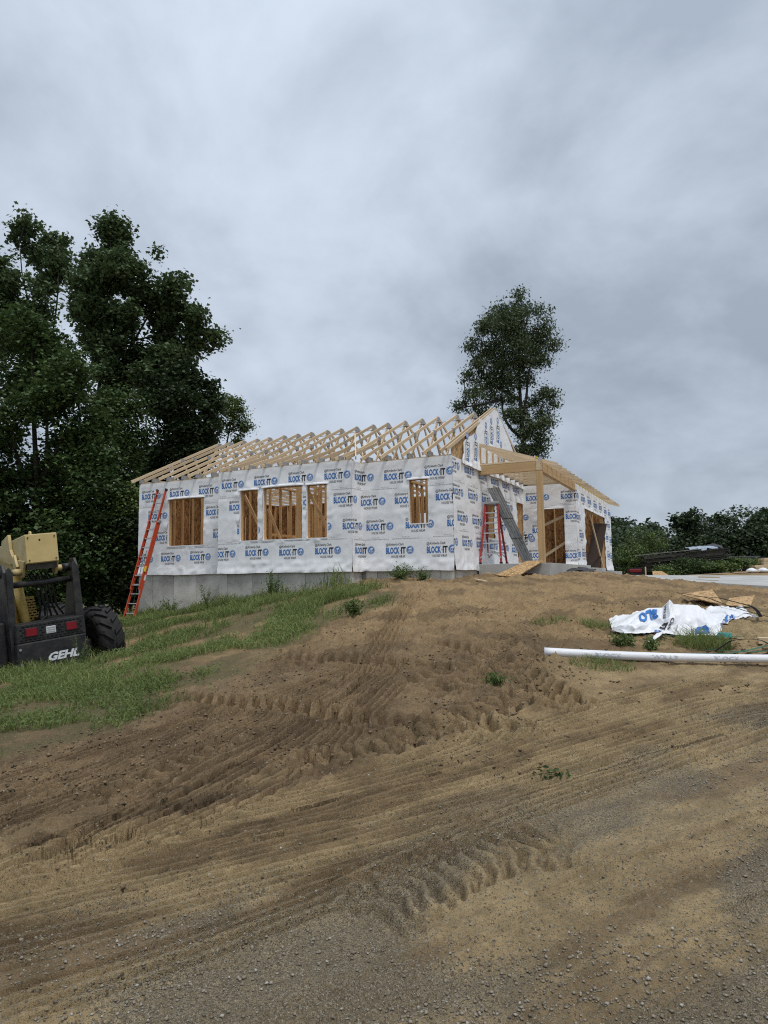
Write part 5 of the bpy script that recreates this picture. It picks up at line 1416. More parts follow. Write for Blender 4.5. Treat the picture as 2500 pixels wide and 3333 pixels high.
def rand_dirs(rs, n):
    v = rs.randn(n, 3); return v / np.linalg.norm(v, axis=1)[:, None]
def leaves_mesh(name, C, size, rs, m, up=.55, aspect=.75, droop=0.0):
    """one bent leaf (two triangles each side of the midrib) at every point of C"""
    n = len(C); nrm = rand_dirs(rs, n); nrm[:, 2] = np.abs(nrm[:, 2]) + up; nrm /= np.linalg.norm(nrm, axis=1)[:, None]
    a = np.cross(nrm, rand_dirs(rs, n)); a /= np.linalg.norm(a, axis=1)[:, None] + 1e-9
    a[:, 2] -= droop; a /= np.linalg.norm(a, axis=1)[:, None]
    b = np.cross(nrm, a); b /= np.linalg.norm(b, axis=1)[:, None] + 1e-9
    s = size * rs.uniform(.6, 1.35, n)[:, None]
    tip, base = C + a * s * .55, C - a * s * .5
    l, r = C + b * s * .5 * aspect + nrm * s * .14, C - b * s * .5 * aspect + nrm * s * .14
    V = np.stack([base, r, tip, l], 1).reshape(-1, 3); i = np.arange(n)[:, None] * 4
    F = np.concatenate([i + np.array([0, 1, 2]), i + np.array([0, 2, 3])], 0)
    return np_mesh(name, V, F, m)
def crown_points(lobes, n, rs, clump=.5, per=34, gap=.40, nf=.9, shell=.42):
    L = np.array([l[:6] for l in lobes]); vol = L[:, 3] * L[:, 4] * L[:, 5]; area = vol ** (2 / 3)
    k = max(1, n // per); which = rs.choice(len(L), k * 2, p=area / area.sum())
    d = rand_dirs(rs, k * 2); r = (shell + (1 - shell) * rs.rand(k * 2)) ** .6
    c = L[which, :3] + d * r[:, None] * L[which, 3:6]
    # holes through the crown
    g = .5 * vnoise(c[:, 0] * nf + c[:, 1] * .5, c[:, 2] * nf, 611) + .5 * vnoise(c[:, 1] * nf - 3, c[:, 2] * nf * 1.1 + c[:, 0] * .3, 617)
    c = c[g > gap][:k]
    P = np.repeat(c, per, 0); m = len(P)
    rad = np.repeat(rs.uniform(.55, 1.25, len(c)), per)[:, None] * clump
    off = rs.randn(m, 3) * np.array((.62, .62, .40)); 
    return P + off * rad, c
def limb_tube(path, r0, r1, n=7, sub=5, wob=.0, rs=None):
    P = np.array(path, float)
    for _ in range(2):
        Q = [P[0]]
        for a, b in zip(P[:-1], P[1:]): Q += [a * .75 + b * .25, a * .25 + b * .75]
        Q.append(P[-1]); P = np.array(Q)
    if rs is not None and wob: P[1:-1] += rs.randn(len(P) - 2, 3) * wob
    return [tuple(p) for p in P], list(np.linspace(r0, r1, len(P)) ** 1)
def build_tree(name, label, cat, data, n, leaf, lm, seed, clump=.5, per=34, gap=.4, trunk_r=.2, group=None, droop=0., branches=26, aspect=.75, nf=.9, shell=.42, up=.55):
    (bx, by, bz), trunks, lobes = data; rs = np.random.RandomState(seed)
    t = empty(name, (bx, by, bz)); tag(t, label, cat, group)
    main = list(trunks[0]) if len(trunks[0]) < 5 else list(trunks[0])[:-1]; main[0] = (main[0][0], main[0][1], min(main[0][2], g1(bx, by) - bz - .2))
    P, R = limb_tube(main, trunk_r, trunk_r * .18)
    MB().tube(P, R, 9).build('trunk', M_('bark'), t, True)
    allp = [np.array(P)]
    for k, br in enumerate(trunks[1:]):
        P2, R2 = limb_tube(br, trunk_r * .55, trunk_r * .1)
        MB().tube(P2, R2, 7).build('limb', M_('bark'), t, True); allp.append(np.array(P2))
    pts, cl = crown_points(lobes, n, rs, clump, per, gap, nf, shell)
    src = np.concatenate(allp)
    for k in rs.choice(len(cl), min(branches, len(cl)), replace=False):
        e = cl[k]; low = src[src[:, 2] < e[2] + .2]
        if not len(low): continue
        s = low[np.argmin(np.linalg.norm((low - e) * np.array((1, 1, .6)), axis=1))]
        mid = (s + e) / 2 + np.array((0, 0, .15)) + rs.randn(3) * .15
        P2, R2 = limb_tube([s, mid, e], .035 * trunk_r / .2 + .012, .008)
        MB().tube(P2, R2, 5).build('branch', M_('bark'), t, True)
    c = put(bpy.data.objects.new('crown', leaves_mesh('crown', pts, leaf, rs, lm, up, aspect, droop)), t); c['kind'] = 'stuff'
    return t
TREES = {
 'poplar_a': ((-16.243,33,-0.4),
  [[(0.06, 0, 0.52), (-0.2, 0.08, 7.94), (-0.4, 0.17, 12.86), (-0.66, 0.29, 16.49), (-1.1, -0.27, 20.19)], [(-0.39, 0, 12.55), (0.14, -0.06, 15.68), (0.11, -0.12, 18.88)], [(-0.45, 0, 14.11), (-1.58, -0.1, 16.5), (-1.99, 0.09, 19.23)]],
  [(-1.77, 0.59, 19.63, 1.26, 1.26, 1.33), (-2.49, -0.08, 20.21, 0.59, 0.7, 0.74), (-0.31, 0.71, 19.94, 1.11, 1.05, 1.11), (-2.24, -1.02, 17.62, 1.33, 1.26, 1.33), (-0.86, 0.36, 17.93, 1.33, 1.26, 1.33), (0.13, 0.65, 18.24, 0.56, 0.84, 0.89), (-2.31, -0.22, 15.56, 1.11, 1.26, 1.33), (-0.86, -0.98, 15.85, 1.33, 1.26, 1.33), (-2.39, -0.83, 13.82, 0.89, 0.98, 1.04), (-0.88, -0.32, 14.12, 1.11, 1.12, 1.18), (-0.37, 0.4, 12.7, 0.74, 0.98, 1.04), (-1.74, -0.49, 12.88, 1.18, 1.12, 1.04), (-0.62, 0.15, 11.16, 1.04, 1.12, 1.18)]),
 'poplar_b': ((-12.766,31,-0.3),
  [[(0.04, 0, 0.48), (-0.22, 0.01, 7.45), (-0.37, -0.21, 10.33), (-0.09, 0.19, 13.25), (-0.1, -0.02, 16.22), (-0.24, -0.27, 18.95)], [(-0.34, 0, 10.47), (0.99, 0.17, 12.79), (2.38, -0.3, 15.0), (3.51, 0.02, 16.18)], [(-0.32, 0, 11.05), (-1.04, -0.22, 13.85), (-0.83, 0.06, 16.53)], [(-0.14, 0, 12.51), (1.41, 0.05, 13.23), (3.56, -0.05, 13.5)]],
  [(-0.39, -0.67, 18.8, 0.9, 0.86, 0.86), (0.21, -0.1, 18.33, 0.69, 0.79, 0.83), (0.65, 0.19, 18.18, 0.56, 0.73, 0.76), (-0.85, 0.7, 17.14, 0.97, 0.92, 0.97), (0.39, 0.92, 16.97, 1.25, 1.19, 1.11), (1.6, 0.53, 17.71, 0.53, 0.63, 0.67), (-0.81, 0.12, 15.78, 1.04, 0.99, 0.83), (1.06, -0.88, 15.91, 1.39, 1.32, 1.25), (2.5, -0.55, 16.19, 1.04, 0.99, 0.97), (3.31, 0.19, 15.28, 0.83, 1.06, 1.11), (-0.99, -0.13, 14.59, 0.67, 0.79, 0.83), (-0.06, -0.64, 14.73, 1.18, 1.12, 1.11), (1.53, -0.56, 14.41, 1.53, 1.45, 1.25), (2.98, 1.1, 13.8, 1.18, 1.12, 1.11), (4.34, -0.45, 13.93, 0.56, 0.59, 0.63), (4.85, 0.2, 13.26, 0.39, 0.4, 0.42), (4.14, 0.29, 13.05, 0.69, 0.66, 0.63), (-0.67, 0.19, 13.4, 0.86, 0.82, 0.76), (0.56, -0.05, 13.09, 1.39, 1.32, 1.11), (2.14, 0.74, 12.63, 1.25, 1.19, 0.83), (3.01, -0.31, 12.03, 0.97, 0.92, 0.63), (1.02, 1.04, 11.62, 1.39, 1.32, 0.83), (-0.12, -0.71, 11.78, 0.83, 0.92, 0.97), (2.17, -0.64, 11.17, 0.97, 0.92, 0.63), (0.2, 0.58, 10.46, 0.83, 0.79, 0.69)]),
 'maple': ((-12.135,24,-0.3),
  [[(0.07, 0, 0.31), (-0.02, 0.09, 4.05), (-0.19, -0.21, 7.34), (-0.4, -0.14, 10.16)], [(-0.09, 0, 5.14), (0.9, -0.14, 7.33), (1.53, 0.3, 8.44)], [(-0.07, 0, 4.59), (-1.04, 0.04, 6.8), (-1.55, 0.03, 8.48)]],
  [(-0.99, -0.12, 10.96, 1.18, 1.12, 0.75), (-0.08, 0.41, 10.38, 0.91, 0.87, 0.75), (-1.27, 1.01, 9.6, 1.18, 1.12, 0.97), (0.07, 0.89, 9.25, 1.18, 1.12, 0.97), (1.12, -0.57, 9.23, 0.65, 0.82, 0.86), (-0.87, -0.66, 8.02, 1.51, 1.43, 1.08), (0.78, -0.81, 7.89, 1.18, 1.12, 1.02), (1.77, 0.47, 7.66, 0.65, 0.82, 0.86), (-1.03, 0.98, 6.47, 1.61, 1.53, 1.08), (0.5, 1.05, 6.45, 1.4, 1.33, 1.08), (1.81, -0.19, 6.32, 0.86, 1.02, 1.08), (-0.64, 0.48, 4.93, 1.72, 1.64, 1.08), (0.98, 0.74, 4.91, 1.29, 1.23, 1.08), (2.17, -0.34, 4.89, 0.75, 1.12, 1.18), (-1.02, 1.25, 3.41, 1.61, 1.53, 1.18), (0.6, 0.01, 3.29, 1.51, 1.43, 1.18), (2.0, -0.94, 3.38, 0.97, 1.12, 1.18), (-0.21, -0.72, 2.01, 1.94, 1.84, 0.97), (1.61, 0.68, 2.1, 1.18, 1.12, 0.97), (-2.54, -0.38, 8.49, 1.4, 1.53, 1.61), (-2.5, -0.59, 5.17, 1.51, 2.04, 2.15)]),
 'locust': ((-10.275,27,-0.2),
  [[(0.04, 0, 0.56), (-0.05, -0.26, 4.17), (-0.17, 0.26, 6.63), (-0.35, -0.23, 8.76)], [(-0.09, 0, 4.78), (0.25, 0.1, 6.63), (0.21, -0.07, 8.5)]],
  [(-0.17, -0.41, 8.88, 0.91, 0.86, 0.61), (-0.64, -0.13, 8.01, 0.85, 0.8, 0.85), (0.22, -0.13, 7.87, 0.73, 0.8, 0.85), (-0.24, -0.61, 6.63, 0.91, 0.98, 1.03), (-0.08, 0.68, 5.15, 0.85, 1.03, 1.09), (-0.04, 0.21, 3.68, 0.73, 1.03, 1.09), (0.35, -0.1, 2.47, 0.61, 0.92, 0.97), (-0.49, 0.3, 2.36, 0.73, 0.92, 0.97)]),
 'round_tree': ((-9.139,30,0.2),
  [[(0.0, 0, 1.32), (-0.05, 0.03, 4.68), (-0.03, -0.14, 7.42), (0.27, -0.18, 9.79)], [(-0.04, 0, 5.36), (1.12, 0.1, 7.55), (1.52, -0.22, 8.79)], [(-0.04, 0, 5.36), (-0.92, 0.07, 7.44), (-0.81, -0.28, 8.82)]],
  [(0.33, -0.15, 10.62, 0.62, 0.59, 0.52), (-0.15, -0.26, 10.13, 0.79, 0.75, 0.58), (0.96, 0.4, 9.98, 0.62, 0.59, 0.52), (-0.82, -0.25, 9.3, 0.9, 0.86, 0.63), (0.28, -0.8, 9.15, 0.95, 0.91, 0.75), (1.31, 0.42, 8.99, 0.51, 0.66, 0.7), (-1.35, -0.42, 8.19, 0.74, 0.72, 0.75), (-0.25, -0.53, 8.04, 1.08, 1.02, 0.81), (0.98, -0.11, 7.88, 0.79, 0.77, 0.81), (-1.59, 0.48, 6.95, 0.67, 0.77, 0.81), (-0.5, 0.23, 6.79, 1.08, 1.02, 0.75), (0.86, -0.35, 6.78, 0.85, 0.8, 0.7), (-1.16, -0.04, 5.7, 0.79, 0.75, 0.7), (0.06, 0.82, 5.69, 1.02, 0.97, 0.7), (-1.68, 0.46, 4.76, 0.67, 0.66, 0.7)]),
 'slim_tree': ((-8.299,37,0.4),
  [[(-0.27, 0, 3.53), (-0.31, -0.16, 7.73), (-0.16, -0.27, 9.09), (0.17, -0.05, 10.46)], [(-0.27, 0, 8.58), (0.6, 0.17, 9.43), (0.76, 0.19, 9.94)]],
  [(-0.43, -0.02, 10.99, 0.53, 0.5, 0.5), (0.08, -0.47, 10.64, 0.63, 0.6, 0.53), (0.51, -0.01, 10.12, 0.53, 0.54, 0.56), (0.77, -0.23, 9.51, 0.3, 0.35, 0.36), (0.26, 0.07, 9.52, 0.5, 0.47, 0.43), (-0.17, -0.43, 10.04, 0.63, 0.6, 0.53), (0.35, 0.1, 8.92, 0.4, 0.38, 0.3)]),
 'sapling': ((-9.087,24.6,0.1),
  [[(0.04, 0, 0.16), (-0.02, -0.01, 2.56), (-0.12, -0.05, 4.56)]],
  [(-0.07, 0.1, 4.67, 0.39, 0.42, 0.44), (-0.33, -0.16, 4.11, 0.5, 0.47, 0.5), (0.11, 0.21, 3.88, 0.4, 0.52, 0.55), (-0.31, -0.03, 3.22, 0.55, 0.58, 0.61), (0.14, 0.21, 2.88, 0.4, 0.58, 0.61), (-0.18, 0.15, 2.12, 0.55, 0.58, 0.61), (0.17, 0.32, 1.57, 0.33, 0.63, 0.66), (-0.32, 0.33, 1.25, 0.44, 0.52, 0.55)]),
 'lone_tree': ((8.476,42,1.2),
  [[(0.01, 0, 0.57), (0.21, -0.29, 8.36), (0.12, -0.2, 10.1), (0.09, -0.11, 12.46), (0.11, -0.22, 15.03), (0.26, -0.08, 17.84)], [(0.21, 0, 8.94), (-0.57, 0.19, 9.72), (-1.02, -0.12, 10.51), (-1.0, 0.2, 11.88), (-0.83, 0.17, 13.85)], [(0.15, 0, 9.91), (0.48, -0.16, 11.47), (0.61, -0.25, 12.84), (1.04, -0.03, 14.82)], [(0.04, 0, 10.69), (1.61, 0.22, 11.65), (2.18, -0.26, 11.64)], [(0.06, 0, 11.47), (-1.64, -0.11, 12.48), (-2.4, 0.25, 13.08)], [(-1.01, 0, 11.49), (-2.25, -0.28, 11.11), (-3.6, -0.29, 10.93)], [(0.17, 0, 8.74), (0.97, 0.09, 9.9), (1.72, 0.25, 9.5)]],
  [(0.27, 0.11, 18.34, 0.3, 0.39, 0.41), (0.25, 0.29, 17.44, 0.53, 0.5, 0.53), (-0.73, 0.64, 17.35, 0.79, 0.75, 0.64), (-1.43, 0.18, 16.75, 0.6, 0.57, 0.56), (-0.37, -0.45, 16.44, 0.94, 0.89, 0.72), (0.91, -0.39, 16.82, 0.79, 0.75, 0.75), (1.88, -0.03, 16.81, 0.41, 0.54, 0.56), (-2.03, -0.6, 15.86, 0.68, 0.64, 0.6), (-0.78, -0.66, 15.64, 1.13, 1.07, 0.75), (0.58, 0.42, 15.62, 0.98, 0.93, 0.79), (1.84, 0.23, 15.71, 0.6, 0.72, 0.75), (-2.83, -0.02, 14.97, 0.53, 0.5, 0.53), (-1.58, 0.07, 14.66, 0.98, 0.93, 0.72), (-0.23, -0.75, 14.54, 1.09, 1.04, 0.75), (1.22, 0.14, 14.62, 0.83, 0.79, 0.68), (2.3, -0.44, 14.81, 0.45, 0.46, 0.49), (-2.48, -0.48, 13.67, 0.6, 0.57, 0.53), (-1.03, -0.05, 13.56, 1.13, 1.07, 0.72), (0.32, -0.38, 13.64, 0.87, 0.82, 0.64), (1.49, -0.27, 13.82, 0.64, 0.61, 0.49), (-2.98, -0.24, 12.89, 0.56, 0.54, 0.56), (-1.64, 0.3, 12.58, 0.98, 0.93, 0.72), (-0.39, -0.21, 12.56, 0.87, 0.82, 0.68), (0.68, 0.04, 12.84, 0.49, 0.46, 0.49), (-2.81, -0.45, 11.71, 0.68, 0.64, 0.53), (-1.57, 0.46, 11.59, 0.79, 0.75, 0.53), (-3.6, 0.39, 11.13, 0.49, 0.46, 0.41), (-2.45, 0.4, 10.82, 0.79, 0.75, 0.38), (-0.51, -0.08, 11.48, 0.53, 0.5, 0.49), (1.7, -0.43, 11.75, 0.6, 0.57, 0.45), (2.16, -0.05, 11.15, 0.34, 0.46, 0.49), (1.11, -0.02, 11.26, 0.49, 0.46, 0.45), (1.57, 0.17, 10.57, 0.49, 0.46, 0.38), (0.24, 0.13, 10.88, 0.49, 0.46, 0.49), (1.16, -0.44, 9.8, 0.75, 0.72, 0.41), (1.84, 0.06, 9.99, 0.3, 0.32, 0.34), (0.18, -0.32, 9.13, 0.49, 0.46, 0.49), (1.32, 0.11, 8.92, 0.56, 0.54, 0.56), (0.92, 0.3, 8.35, 0.75, 0.72, 0.41), (0.02, -0.05, 10.2, 0.75, 0.72, 0.53), (0.61, -0.32, 9.42, 0.75, 0.72, 0.53), (0.15, -0.15, 8.16, 0.68, 0.64, 0.49), (1.39, -0.03, 8.05, 0.68, 0.64, 0.45), (-0.54, -0.3, 10.5, 0.56, 0.54, 0.45)]),
}

build_tree('tree', 'tall open-crowned poplar cut by the left edge of the picture', 'tree', TREES['poplar_a'], 24000, .20, M_('leaf_poplar'), 21, .36, 40, .49, .12, nf=.62, shell=.3)
build_tree('tree', 'tallest broad poplar rising behind the left end of the house', 'tree', TREES['poplar_b'], 46000, .195, M_('leaf_poplar'), 22, .36, 44, .48, .15, branches=36, nf=.6, shell=.3)
build_tree('tree', 'dense dark maple at the left edge behind the telehandler', 'tree', TREES['maple'], 62000, .155, M_('leaf_maple'), 23, .44, 44, .36, .16, nf=.7)
build_tree('tree', 'narrow leafy tree between the dark maple and the round tree', 'tree', TREES['locust'], 18000, .14, M_('leaf_maple'), 24, .44, 34, .28, .10)
build_tree('tree', 'dark round-crowned tree just behind the roof end', 'tree', TREES['round_tree'], 30000, .17, M_('leaf_dark'), 25, .38, 36, .32, .14, nf=.8)
build_tree('tree', 'small fine-leaved tree leaning right above the roof trusses', 'tree', TREES['slim_tree'], 4500, .12, M_('leaf_light'), 26, .30, 30, .40, .08)
build_tree('sapling', 'bright green sapling growing beside the left house corner', 'tree', TREES['sapling'], 8000, .12, M_('leaf_light'), 27, .34, 30, .36, .06)
build_tree('tree', 'lone tall airy tree standing behind the house gable', 'tree', TREES['lone_tree'], 34000, .17, M_('leaf_willow'), 28, .40, 9, .22, .22, branches=90, droop=.7, aspect=.5, shell=.08, nf=1.5)
# dark undergrowth closing the wood behind the telehandler
rs = np.random.RandomState(40)
def bush(name, label, x, y, w, h, n, leaf, lm, seed, group=None, cat='bush', clump=.3, per=26, gap=.36, sink=.1):
    r = np.random.RandomState(seed); z = g1(x, y) - sink; lobes = []
    for k in range(7):
        a = r.uniform(0, 6.28); q = r.uniform(.1, .55) * w
        lobes.append((q * math.cos(a), q * math.sin(a), h * r.uniform(.3, .78), w * r.uniform(.22, .38), w * r.uniform(.22, .38), h * r.uniform(.18, .32)))
    tr = [[(0, 0, 0), (.1 * w * r.randn(), 0, h * .4), (.15 * w * r.randn(), 0, h * .8)]]
    return build_tree(name, label, cat, ((x, y, z), tr, lobes), n, leaf, lm, seed, clump, per, gap, .03 + .012 * h, group, branches=8)
UND = [(-14.2, 24.5, 3.0, 4.6), (-12.0, 23.6, 2.6, 3.6), (-10.2, 24.4, 2.4, 4.4), (-16.6, 26, 3.2, 5.5), (-8.9, 26.5, 2.2, 4.0), (-13.0, 27.5, 3.2, 6.0)]
UL_ = ['dark undergrowth bush straight above the telehandler boom', 'low dark bush directly behind the telehandler tower', 'dark bush between the telehandler wheel and the orange ladder', 'tall dark bush at the far left edge under the maple', 'dark bush close beside the left house corner', 'tall dark bush deep in the wood under the maple']
for k, (x, y, w, h) in enumerate(UND): bush('bush', UL_[k], x, y, w, h, 6500, .17, M_('leaf_dark') if k != 1 else M_('leaf_maple'), 60 + k, 'undergrowth of the left wood', clump=.42, gap=.28)

# far tree line to the right
FT = [(33.5, 100, 9.2, 3.2), (36.6, 96, 8.0, 4.0), (39.2, 101, 8.3, 4.0), (40.6, 93, 9.2, 4.4), (44.6, 98, 10.0, 5.2), (46.8, 94, 9.6, 5.0), (50.2, 103, 9.7, 4.6), (51.0, 93, 9.6, 5.0), (54.2, 97, 10.2, 5.2), (56.0, 92, 9.6, 5.0), (60.4, 98, 10.6, 5.4), (63.5, 95, 10.4, 5.2), (67.5, 99, 10.2, 5.4)]
FL_ = ['far dark tree just right of the garage corner', 'second tree of the far tree line right of the garage', 'third tree of the far tree line, pale topped', 'fourth tree of the far tree line with a knobbly crown', 'broad dark tree of the far line above the board pile', 'dark tree of the far line above the tarp', 'far tree just right of the tarp, set back',
       'dark tree of the far line above the weeds right of the tarp', 'tall tree of the far line left of the black trailer', 'tree of the far line directly above the black trailer', 'tall far tree above the fresh lumber stack', 'rightmost far tree in view at the picture edge', 'far tree standing just beyond the right picture edge']
for k, (x, y, h, w) in enumerate(FT):
    r = np.random.RandomState(80 + k); lobes = []
    for q in range(15):
        zz = r.uniform(.06, .9); ww = w * .62 * (1 - .55 * max(0, zz - .5) * 1.6)
        lobes.append((r.uniform(-1, 1) * ww * .75, r.uniform(-1, 1) * ww * .7, h * zz, ww * r.uniform(.4, .65), ww * .6, h * r.uniform(.10, .16)))
    lobes.append((0, 0, h * .9, w * .2, w * .2, h * .1))
    build_tree('tree', FL_[k], 'tree', ((x, y, 1.3), [[(0, 0, 0), (.1, 0, h * .5), (0, 0, h * .85)]], [(a, b, c * .93, d, e_, f_ * .93) for a, b, c, d, e_, f_ in lobes]), 4000, .52, M_('leaf_far'), 80 + k, .8, 26, .2, .2, 'far tree line', branches=4)
# undergrowth at the foot of the far line reads as one mass
pts = np.c_[rs.uniform(28, 75, 15000), rs.uniform(86, 96, 15000), 1.2 + 7.2 * rs.rand(15000) ** 1.1]
pts[:, 2] *= .6 + .8 * vnoise(pts[:, 0] * .35, pts[:, 1] * .1, 5)
hd = put(bpy.data.objects.new('hedgerow', leaves_mesh('hedgerow', pts, .42, rs, M_('leaf_far')))); hd['kind'] = 'stuff'; hd['label'] = 'dark undergrowth along the far tree line'; hd['category'] = 'undergrowth'
# wood continuing behind the house and left, far off, one mass
pts = np.c_[rs.uniform(-60, 30, 16000), rs.uniform(75, 95, 16000), 7.5 * rs.rand(16000) ** .8]
pts[:, 2] *= .55 + .6 * vnoise(pts[:, 0] * .25, pts[:, 1] * .05, 6)
hd = put(bpy.data.objects.new('far_wood', leaves_mesh('far_wood', pts, .6, rs, M_('leaf_far')))); hd['kind'] = 'stuff'; hd['label'] = 'distant dark wood behind the house'; hd['category'] = 'wood'
# shrubs and tall weeds in the yard
SH_ = [(11.2, 36.5, 1.6, 1.7, 'leaf_maple', 'dark green shrub just right of the garage corner'), (12.9, 36.8, 1.8, 1.9, 'leaf_light', 'leafy shrub behind the red generator'), (14.2, 38.5, 2.0, 2.9, 'leaf_light', 'pale tall shrub rising behind the left end of the board pile'),
       (13.9, 34.5, 1.3, .72, 'leaf_light', 'bright weed bush before the left end of the board pile'), (15.4, 33.9, 1.6, .85, 'leaf_maple', 'rounded green weed bush before the middle of the board pile'), (16.6, 34.4, 1.5, .7, 'leaf_light', 'bright weeds before the right end of the board pile'),
       (17.9, 35.2, 1.6, .8, 'leaf_light', 'weed clump between the board pile and the black trailer'), (10.9, 40, 2.2, 2.8, 'leaf_maple', 'taller dark shrub behind the garage corner')]
for k, (x, y, w, h, lm, lb) in enumerate(SH_): bush('shrub', lb, x, y, w, h, 2600, .10, M_(lm), 140 + k, 'shrubs and weeds round the yard', 'shrub', .22, 22, .3)

# ------------------------------------------------------------------ grass and weeds
def blades(C, H, W, rs, lean=.5):
    """curved three-segment blades: base points C, heights H, widths W"""
    n = len(C); a = rs.uniform(0, 2 * math.pi, n); dx, dy = np.cos(a), np.sin(a); ph = rs.uniform(0, math.pi, n)
    wx, wy = np.cos(ph) * W / 2, np.sin(ph) * W / 2; ln = lean * rs.uniform(.2, 1.3, n) * H
    rows = []
    for t, wf in ((0, 1), (.45, .85), (.8, .5)):
        cx, cy, cz = C[:, 0] + dx * ln * t ** 2, C[:, 1] + dy * ln * t ** 2, C[:, 2] + H * (t - .18 * t ** 3)
        rows += [np.c_[cx - wx * wf, cy - wy * wf, cz], np.c_[cx + wx * wf, cy + wy * wf, cz]]
    tip = np.c_[C[:, 0] + dx * ln, C[:, 1] + dy * ln, C[:, 2] + H * .84]
    V = np.stack(rows + [tip], 1).reshape(-1, 3); i = np.arange(n)[:, None] * 7
    F = np.concatenate([i + np.array(q) for q in ([0, 1, 3], [0, 3, 2], [2, 3, 5], [2, 5, 4], [4, 5, 6])], 0)
    return V, F
def in_grass(n, box, seed, thr):
    r = np.random.RandomState(seed); x = r.uniform(box[0], box[1], n); y = r.uniform(box[2], box[3], n)
    g = side_of(GRASSLN, x, y) + (fbm(x * .9, y * .9, 4, 31) - .5) * 1.0
    dens = sstep(-.15, .5, g) * sstep(thr, thr + .18, fbm(x * 1.1, y * 1.1, 4, 81))
    u = (x - HX) * math.cos(YAW) - (y - HY) * math.sin(YAW); v = (x - HX) * math.sin(YAW) + (y - HY) * math.cos(YAW)
    ok = (r.rand(n) < dens) & ((v < np.where((u > UML) & (u < UMR), VM, 0) - .03) | (u < UL - .1) | (u > .1))
    return x[ok], y[ok], u[ok], v[ok], r
x1, y1, u1, v1, r1 = in_grass(170000, (-13, .6, 5.5, 23), 7, .41)
keep = np.random.RandomState(3).rand(len(x1)) < np.clip(11.0 / y1, .25, 1)
x1, y1, u1, v1 = x1[keep], y1[keep], u1[keep], v1[keep]
near_wall = sstep(1.9, .3, -v1) * (u1 < -2.5)
hh = (.05 + .14 * fbm(x1 * .8, y1 * .8, 3, 91) + .34 * near_wall * fbm(x1 * 1.5, y1 * 1.5, 2, 93)) * r1.uniform(.5, 1.4, len(x1)) * (1 + .5 * sstep(9, 15, y1))
V, F = blades(np.c_[x1, y1, gh(x1, y1) - .01], hh, .006 + .004 * r1.rand(len(x1)) + .0006 * y1, r1, .7)
gr_o = put(bpy.data.objects.new('grass', np_mesh('grass', V, F, M_('grass_blade')))); gr_o['kind'] = 'stuff'; gr_o['label'] = 'rough green grass and weeds on the slope before the house'; gr_o['category'] = 'grass'
# low creeping weeds among the grass: small flat leaves
x2, y2, u2, v2, r2 = in_grass(90000, (-12, .6, 5.5, 22), 17, .38)
pts = np.c_[x2, y2, gh(x2, y2) + .02 + .10 * r2.rand(len(x2)) * (1 + 1.5 * sstep(1.8, .3, -v2))]
cl_o = put(bpy.data.objects.new('ground_cover', leaves_mesh('ground_cover', pts, .045, r2, M_('weed_leaf'), .9, .6))); cl_o['kind'] = 'stuff'; cl_o['label'] = 'small creeping weed leaves among the grass'; cl_o['category'] = 'weeds'

def tuft(name, label, x, y, rad, h, n, seed, group=None):
    r = np.random.RandomState(seed); a = r.uniform(0, 6.28, n); q = rad * np.sqrt(r.rand(n)); cx, cy = x + q * np.cos(a), y + q * np.sin(a) * .7
    V, F = blades(np.c_[cx, cy, gh(cx, cy) - .01], h * r.uniform(.3, 1.2, n) * (1 - .4 * q / rad), .006 + .005 * r.rand(n), r, 1.1)
    o = put(bpy.data.objects.new(name, np_mesh(name, V, F, M_('grass_blade')))); return tag(o, label, 'grass', group)
tuft('grass_tuft', 'thick grass clump between the crumpled wrap and the white roll', 4.62, 10.1, .42, .42, 620, 1, 'grass tufts on the dirt')
tuft('grass_tuft', 'grass patch in front of the left half of the white roll', 2.75, 8.85, .42, .16, 420, 2, 'grass tufts on the dirt')
tuft('grass_tuft', 'thin weedy tuft left of the crumpled wrap', 3.45, 11.4, .30, .22, 260, 3, 'grass tufts on the dirt')
tuft('grass_tuft', 'sparse tuft on the dark bank far left of the crumpled wrap', 2.75, 11.6, .35, .18, 220, 4, 'grass tufts on the dirt')
def weed(name, label, x, y, h, w, stems, leaf, seed, group=None, lm='weed_leaf', per=26):
    r = np.random.RandomState(seed); z = g1(x, y) - .02
    t = empty(name, (x, y, z)); tag(t, label, 'weed', group); mb = MB(); L = []
    for k in range(stems):
        a = r.uniform(0, 6.28); d = w * .5 * math.sqrt(r.rand()); hh = h * r.uniform(.55, 1.05) * (1 - .35 * d / (w * .5 + 1e-6))
        tip = np.array((math.cos(a) * d, math.sin(a) * d, hh)); P = [tip * np.array((t_ ** 1.5, t_ ** 1.5, t_)) + np.array((r.randn() * .01, 0, 0)) for t_ in np.linspace(0, 1, 6)]
        mb.tube(P, [.006, .005, .004, .004, .003, .002], 4)
        tt = r.rand(per) ** .8 * .85 + .15
        L.append(np.c_[np.interp(tt, np.linspace(0, 1, 6), [p[0] for p in P]), np.interp(tt, np.linspace(0, 1, 6), [p[1] for p in P]), np.interp(tt, np.linspace(0, 1, 6), [p[2] for p in P])] + r.randn(per, 3) * leaf * .7)
    s_ = mb.build('stem', M_('weed_leaf'), t); s_['kind'] = 'stuff'
    f_ = put(bpy.data.objects.new('foliage', leaves_mesh('foliage', np.concatenate(L), leaf, r, M_(lm), .3, .45)), t); f_['kind'] = 'stuff'
    return t
def hw2(u, v): q = h2w(u, v); return q[0], q[1]
weed('weed', 'large bushy weed against the right stretch of concrete foundation', *hw2(-1.35, -.42), .50, .95, 34, .055, 11, 'weeds along the foundation')
weed('weed', 'smaller bushy weed beside the large one at the foundation', *hw2(-.72, -.40), .42, .5, 18, .05, 12, 'weeds along the foundation')
